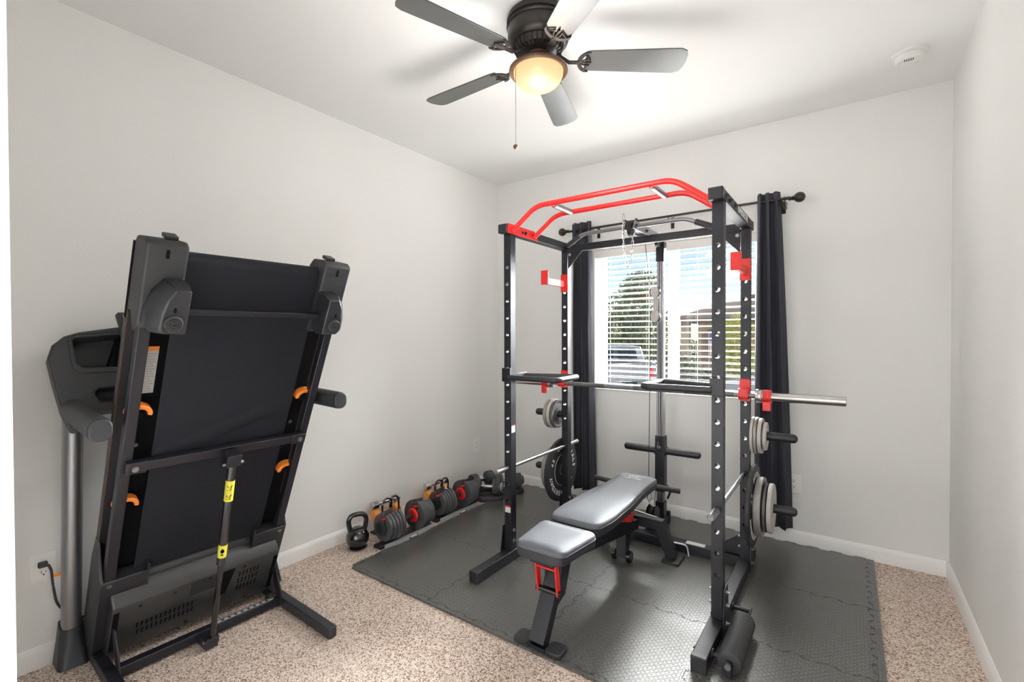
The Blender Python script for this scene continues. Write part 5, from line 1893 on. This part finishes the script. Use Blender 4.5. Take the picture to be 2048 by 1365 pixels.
# motor housing: side shoulders, belly pan
for s_ in (-1, 1):
    b = DM()
    a0, a1 = sorted((s_ * 0.205, s_ * 0.362))
    b.box(-0.135, -0.075, a0, a1, -0.085, 0.285)
    sh = tm(b, 'motor_shoulder', 'plastic', bevel=0.004)
    a0, a1 = sorted((s_ * 0.352, s_ * 0.362))
    b = DM()
    b.prism([(-0.225, -0.11), (-0.225, 0.30), (-0.200, 0.42), (-0.165, 0.40), (-0.076, 0.287), (-0.076, -0.09), (-0.12, -0.115)], (0, a0, 0), (1, 0, 0), (0, 0, 1), (0, a1 - a0, 0))
    tm(b, 'side_cover', 'plastic_soft', sh, bevel=0.002)
    a0, a1 = sorted((s_ * 0.205, s_ * 0.211))
    tm(DM().prism([(-0.150, 0.20), (-0.150, 0.30), (-0.076, 0.318), (-0.072, 0.20)], (0, a0, 0), (1, 0, 0), (0, 0, 1), (0, a1 - a0, 0)), 'lip', 'plastic', sh)
    tm(DM().lathe([(0.004, 0), (0.008, 0), (0.008, 0.0015), (0.004, 0.0015), (0.004, 0)], (-0.075, s_ * 0.333, 0.262), (1, 0, 0), 14), 'screw', 'satin', sh)
b = DM()
b.prism([(-0.150, 0.232), (-0.134, 0.235), (-0.030, 0.188), (-0.024, 0.178), (-0.026, -0.070), (-0.045, -0.095), (-0.215, -0.115), (-0.235, -0.05), (-0.235, 0.20)], (0, -0.325, 0), (1, 0, 0), (0, 0, 1), (0, 0.650, 0))
pan = tm(b, 'belly_pan', 'panplastic', bevel=0.006, seg=3)
tm(DM().box(-0.24, -0.10, -0.352, 0.352, -0.10, 0.25), 'motor_hood', 'plastic_soft', bevel=0.02, seg=3)
b = DM()
for k in range(13):
    for r_ in range(2):
        w_ = -0.232 + k * 0.0165
        s0_ = 0.008 + r_ * 0.040 + 0.0002 * k
        b.prism(rrect(0.0065, 0.028, 0.003), (-0.0258, w_ - 0.004 * r_, s0_), (0, 1, 0), (0, 0, 1), (0.0009, 0, 0))
tm(b, 'vent_slots', 'black', pan)
b = DM()
for k in range(6):
    for r_ in range(3):
        w_ = 0.150 + k * 0.0165
        b.prism(rrect(0.006, 0.032, 0.003), (-0.0252, w_, 0.035 + r_ * 0.042), (0, 1, 0), (0, 0, 1), (0.0009, 0, 0))
tm(b, 'vent_slots', 'black', pan)
b = DM()
b.box(-0.0248, -0.0236, -0.055, 0.045, 0.095, 0.178)
pr1 = tm(b, 'recess_panel', 'plastic', pan, bevel=0.0005)
tm(DM().box(-0.0248, -0.0225, -0.055, 0.045, 0.089, 0.096), 'recess_lip', 'plastic_soft', pan)
tm(DM().prism([(0.060, 0.03), (0.100, 0.03), (0.125, 0.172), (0.072, 0.172)], (-0.0252, 0, 0), (0, 1, 0), (0, 0, 1), (0.0012, 0, 0)), 'cutout', 'black', pan)
for s_ in (-1, 1):
    a0, a1 = sorted((s_ * 0.300, s_ * 0.324))
    tm(DM().box(-0.0270, -0.0228, a0 + 0.003, a1 - 0.002, -0.05, 0.158), 'end_slot', 'black', pan, bevel=0.001)
b = DM()
for w_, s0_ in ((-0.235, 0.155), (-0.115, 0.155), (0.165, 0.160), (0.02, 0.165), (-0.05, -0.055), (0.2, -0.05)):
    b.lathe([(0.003, 0), (0.006, 0), (0.006, 0.002), (0.003, 0.002), (0.003, 0)], (-0.0255, w_, s0_), (1, 0, 0), 12)
tm(b, 'screw', 'black', pan)
# transport wheel by the right leg
tm(MB().cyl((0.035, 0.275, 0.032), (0.035, 0.300, 0.032), 0.030, n=24), 'transport_wheel', 'steel_dark')

# uprights with boots
for s_ in (-1, 1):
    w0 = s_ * 0.400
    prof = [(a_, c_) for a_, c_ in rrect(0.078, 0.062, 0.029, 8)]
    b = MB()
    b.sweep([(-0.232, w0, 0.10), (-0.150, s_ * 0.398, 1.04)], prof, upv=(1, 0, 0))
    tm(b, 'upright', 'treadgrey', sharp=60)
    b = MB()
    lo = [(-0.235 + x_ * 1.35 + 0.006, w0 + y_ * 1.12) for x_, y_ in rrect(0.105, 0.092, 0.022, 6)]
    mid = [(-0.236 + x_, w0 + y_) for x_, y_ in rrect(0.098, 0.084, 0.036, 6)]
    hi = [(-0.232 + x_, w0 + y_) for x_, y_ in rrect(0.090, 0.074, 0.034, 6)]
    n = len(lo)
    vs = [(x_, y_, 0.002) for x_, y_ in lo] + [(x_, y_, 0.11) for x_, y_ in mid] + [(x_, y_, 0.150 + 0.02 * (1 if x_ < -0.24 else 0)) for x_, y_ in hi]
    fs = [tuple(range(n - 1, -1, -1)), tuple(range(2 * n, 3 * n))]
    for k in range(2):
        fs += [(k * n + i, k * n + (i + 1) % n, (k + 1) * n + (i + 1) % n, (k + 1) * n + i) for i in range(n)]
    b.add(vs, fs)
    tm(b, 'upright_boot', 'plastic', sharp=50)
    # hand grips
    b = MB()
    b.sweep([(-0.09, s_ * 0.415, 1.075), (0.02, s_ * 0.420, 1.062), (0.425, s_ * 0.430, 1.046)], rrect(0.078, 0.066, 0.030, 6), upv=(0, 0, 1))
    gr = tm(b, 'hand_grip', 'plastic_soft', sharp=60)
    b = MB()
    b.sweep([(0.420, s_ * 0.430, 1.046), (0.440, s_ * 0.4303, 1.0455)], rrect(0.074, 0.062, 0.028, 6), upv=(0, 0, 1))
    tm(b, 'grip_end', 'plastic', gr, bevel=0.004)

# console: tilted tray panel with pockets, centre screen
tilt = R(16)
ct, st_ = math.cos(tilt), math.sin(tilt)


def CN(q):
    """console frame (w across, h up the face, d out of the face)"""
    w_, h_, d_ = q
    return Vector((-0.075 + d_ * ct - (h_ - 1.2) * st_, w_, h_ + d_ * st_))


def CM():
    b = MB()
    b.xf = CN
    return b


outline = [(0.392, 1.045), (0.397, 0.985), (0.425, 0.985), (0.450, 1.060), (0.468, 1.170), (0.480, 1.265), (0.466, 1.310), (0.430, 1.345), (0.385, 1.362), (0.270, 1.382)]
holes = [[(0.405, 1.335), (0.255, 1.352), (0.255, 1.222), (0.380, 1.222), (0.398, 1.240)], [(0.352, 1.118), (0.335, 1.135), (0.25, 1.137), (0.25, 1.082), (0.335, 1.082)]]
# build the face as a plate with open pockets through a bmesh triangle fill
for s_ in (-1, 1):
    bm = bmesh.new()
    full = [(0.24, 1.386)] + [(0.24, 1.045)] + outline
    loops = [full] + holes

    def addloop(lp, d_):
        vs_ = [bm.verts.new(CN((s_ * a_, c_, d_))) for a_, c_ in lp]
        es = [bm.edges.new((vs_[i], vs_[(i + 1) % len(vs_)])) for i in range(len(vs_))]
        return vs_, es
    rings = []
    es_all = []
    for lp in loops:
        vs_, es = addloop(lp, 0.02)
        rings.append(vs_)
        es_all += es
    bmesh.ops.triangle_fill(bm, use_beauty=True, use_dissolve=False, edges=es_all)
    for k, (lp, vs_) in enumerate(zip(loops, rings)):
        dd = -0.075 if k == 0 else (-0.085 if k == 1 else -0.05)
        back = [bm.verts.new(CN((s_ * (a_ * (0.985 if k == 0 else 1.0)), c_, dd))) for a_, c_ in lp]
        n = len(lp)
        for i in range(n):
            bm.faces.new((vs_[i], vs_[(i + 1) % n], back[(i + 1) % n], back[i]))
        bm.faces.new(back)
    bmesh.ops.recalc_face_normals(bm, faces=bm.faces)
    me = bpy.data.meshes.new('console_tray')
    bm.to_mesh(me)
    bm.free()
    me.materials.append(M['plastic_soft'])
    o = bpy.data.objects.new('console_tray', me)
    col.objects.link(o)
    o.parent = TM
    bv = o.modifiers.new('bevel', 'BEVEL')
    bv.width = 0.010
    bv.segments = 3
    bv.limit_method = 'ANGLE'
    bv.angle_limit = R(50)
    rimp = [(s_ * 0.246, 1.366, 0.021), (s_ * 0.418, 1.348, 0.021), (s_ * 0.410, 1.225, 0.021), (s_ * 0.388, 1.200, 0.021), (s_ * 0.246, 1.200, 0.021)]
    b = CM()
    b.tube(rnd(rimp, 0.03, 5), 0.0035, 8)
    tm(b, 'pocket_rim', 'plastic', o)
    b = CM()
    b.add([(s_ * 0.258, 1.35, 0.019), (s_ * 0.300, 1.224, 0.019), (s_ * 0.300, 1.224, -0.06), (s_ * 0.258, 1.35, -0.06)], [(0, 1, 2, 3)])
    tm(b, 'pocket_divider', 'black', o)
b = CM()
b.box(-0.245, 0.245, 1.045, 1.386, -0.07, 0.018)
tm(b, 'console_body', 'plastic_soft', bevel=0.008)
b = CM()
b.prism([(-0.225, 1.200), (0.225, 1.200), (0.268, 1.440), (-0.268, 1.440)], (0, 0, 0.0), (1, 0, 0), (0, 1, 0), (0, 0, 0.045))
sc_o = tm(b, 'screen_housing', 'plastic_soft', bevel=0.012, seg=3)
b = CM()
b.prism([(-0.208, 1.215), (0.208, 1.215), (0.250, 1.428), (-0.250, 1.428)], (0, 0, 0.0455), (1, 0, 0), (0, 1, 0), (0, 0, 0.002))
tm(b, 'screen_panel', 'silverpaint', sc_o, bevel=0.0005)
b = CM()
b.prism([(-0.11, 1.30), (0.11, 1.30), (0.11, 1.40), (-0.11, 1.40)], (0, 0, 0.0478), (1, 0, 0), (0, 1, 0), (0, 0, 0.001))
tm(b, 'display', 'gloss_black', sc_o)
tm(MB().rtube([(-0.115, -0.39, 1.075), (-0.115, 0.39, 1.075)], 0.04, 0.05), 'console_cross_bar', 'plastic')

# power cord
pc = MB().tube(rnd([(0.028, -3.066, 0.418), (0.046, -3.060, 0.400), (0.045, -3.055, 0.33), (0.040, -3.045, 0.25), (0.030, -3.010, 0.19), (0.030, -2.99, 0.155), (0.032, -2.90, 0.150), (0.035, -2.80, 0.14)], 0.03, 5), 0.0045, 10).build('power_cord', 'rubber', TM)
MB().box(0.0085, 0.030, -3.094, -3.066, 0.410, 0.432).build('plug', 'rubber', pc, bevel=0.004)
MB().box(0.046, 0.0475, -3.058, -3.000, 0.325, 0.366).build('cord_tag', 'white', pc)
MB().box(0.0455, 0.0480, -3.060, -3.000, 0.366, 0.378).build('orange_band', 'orange', pc)
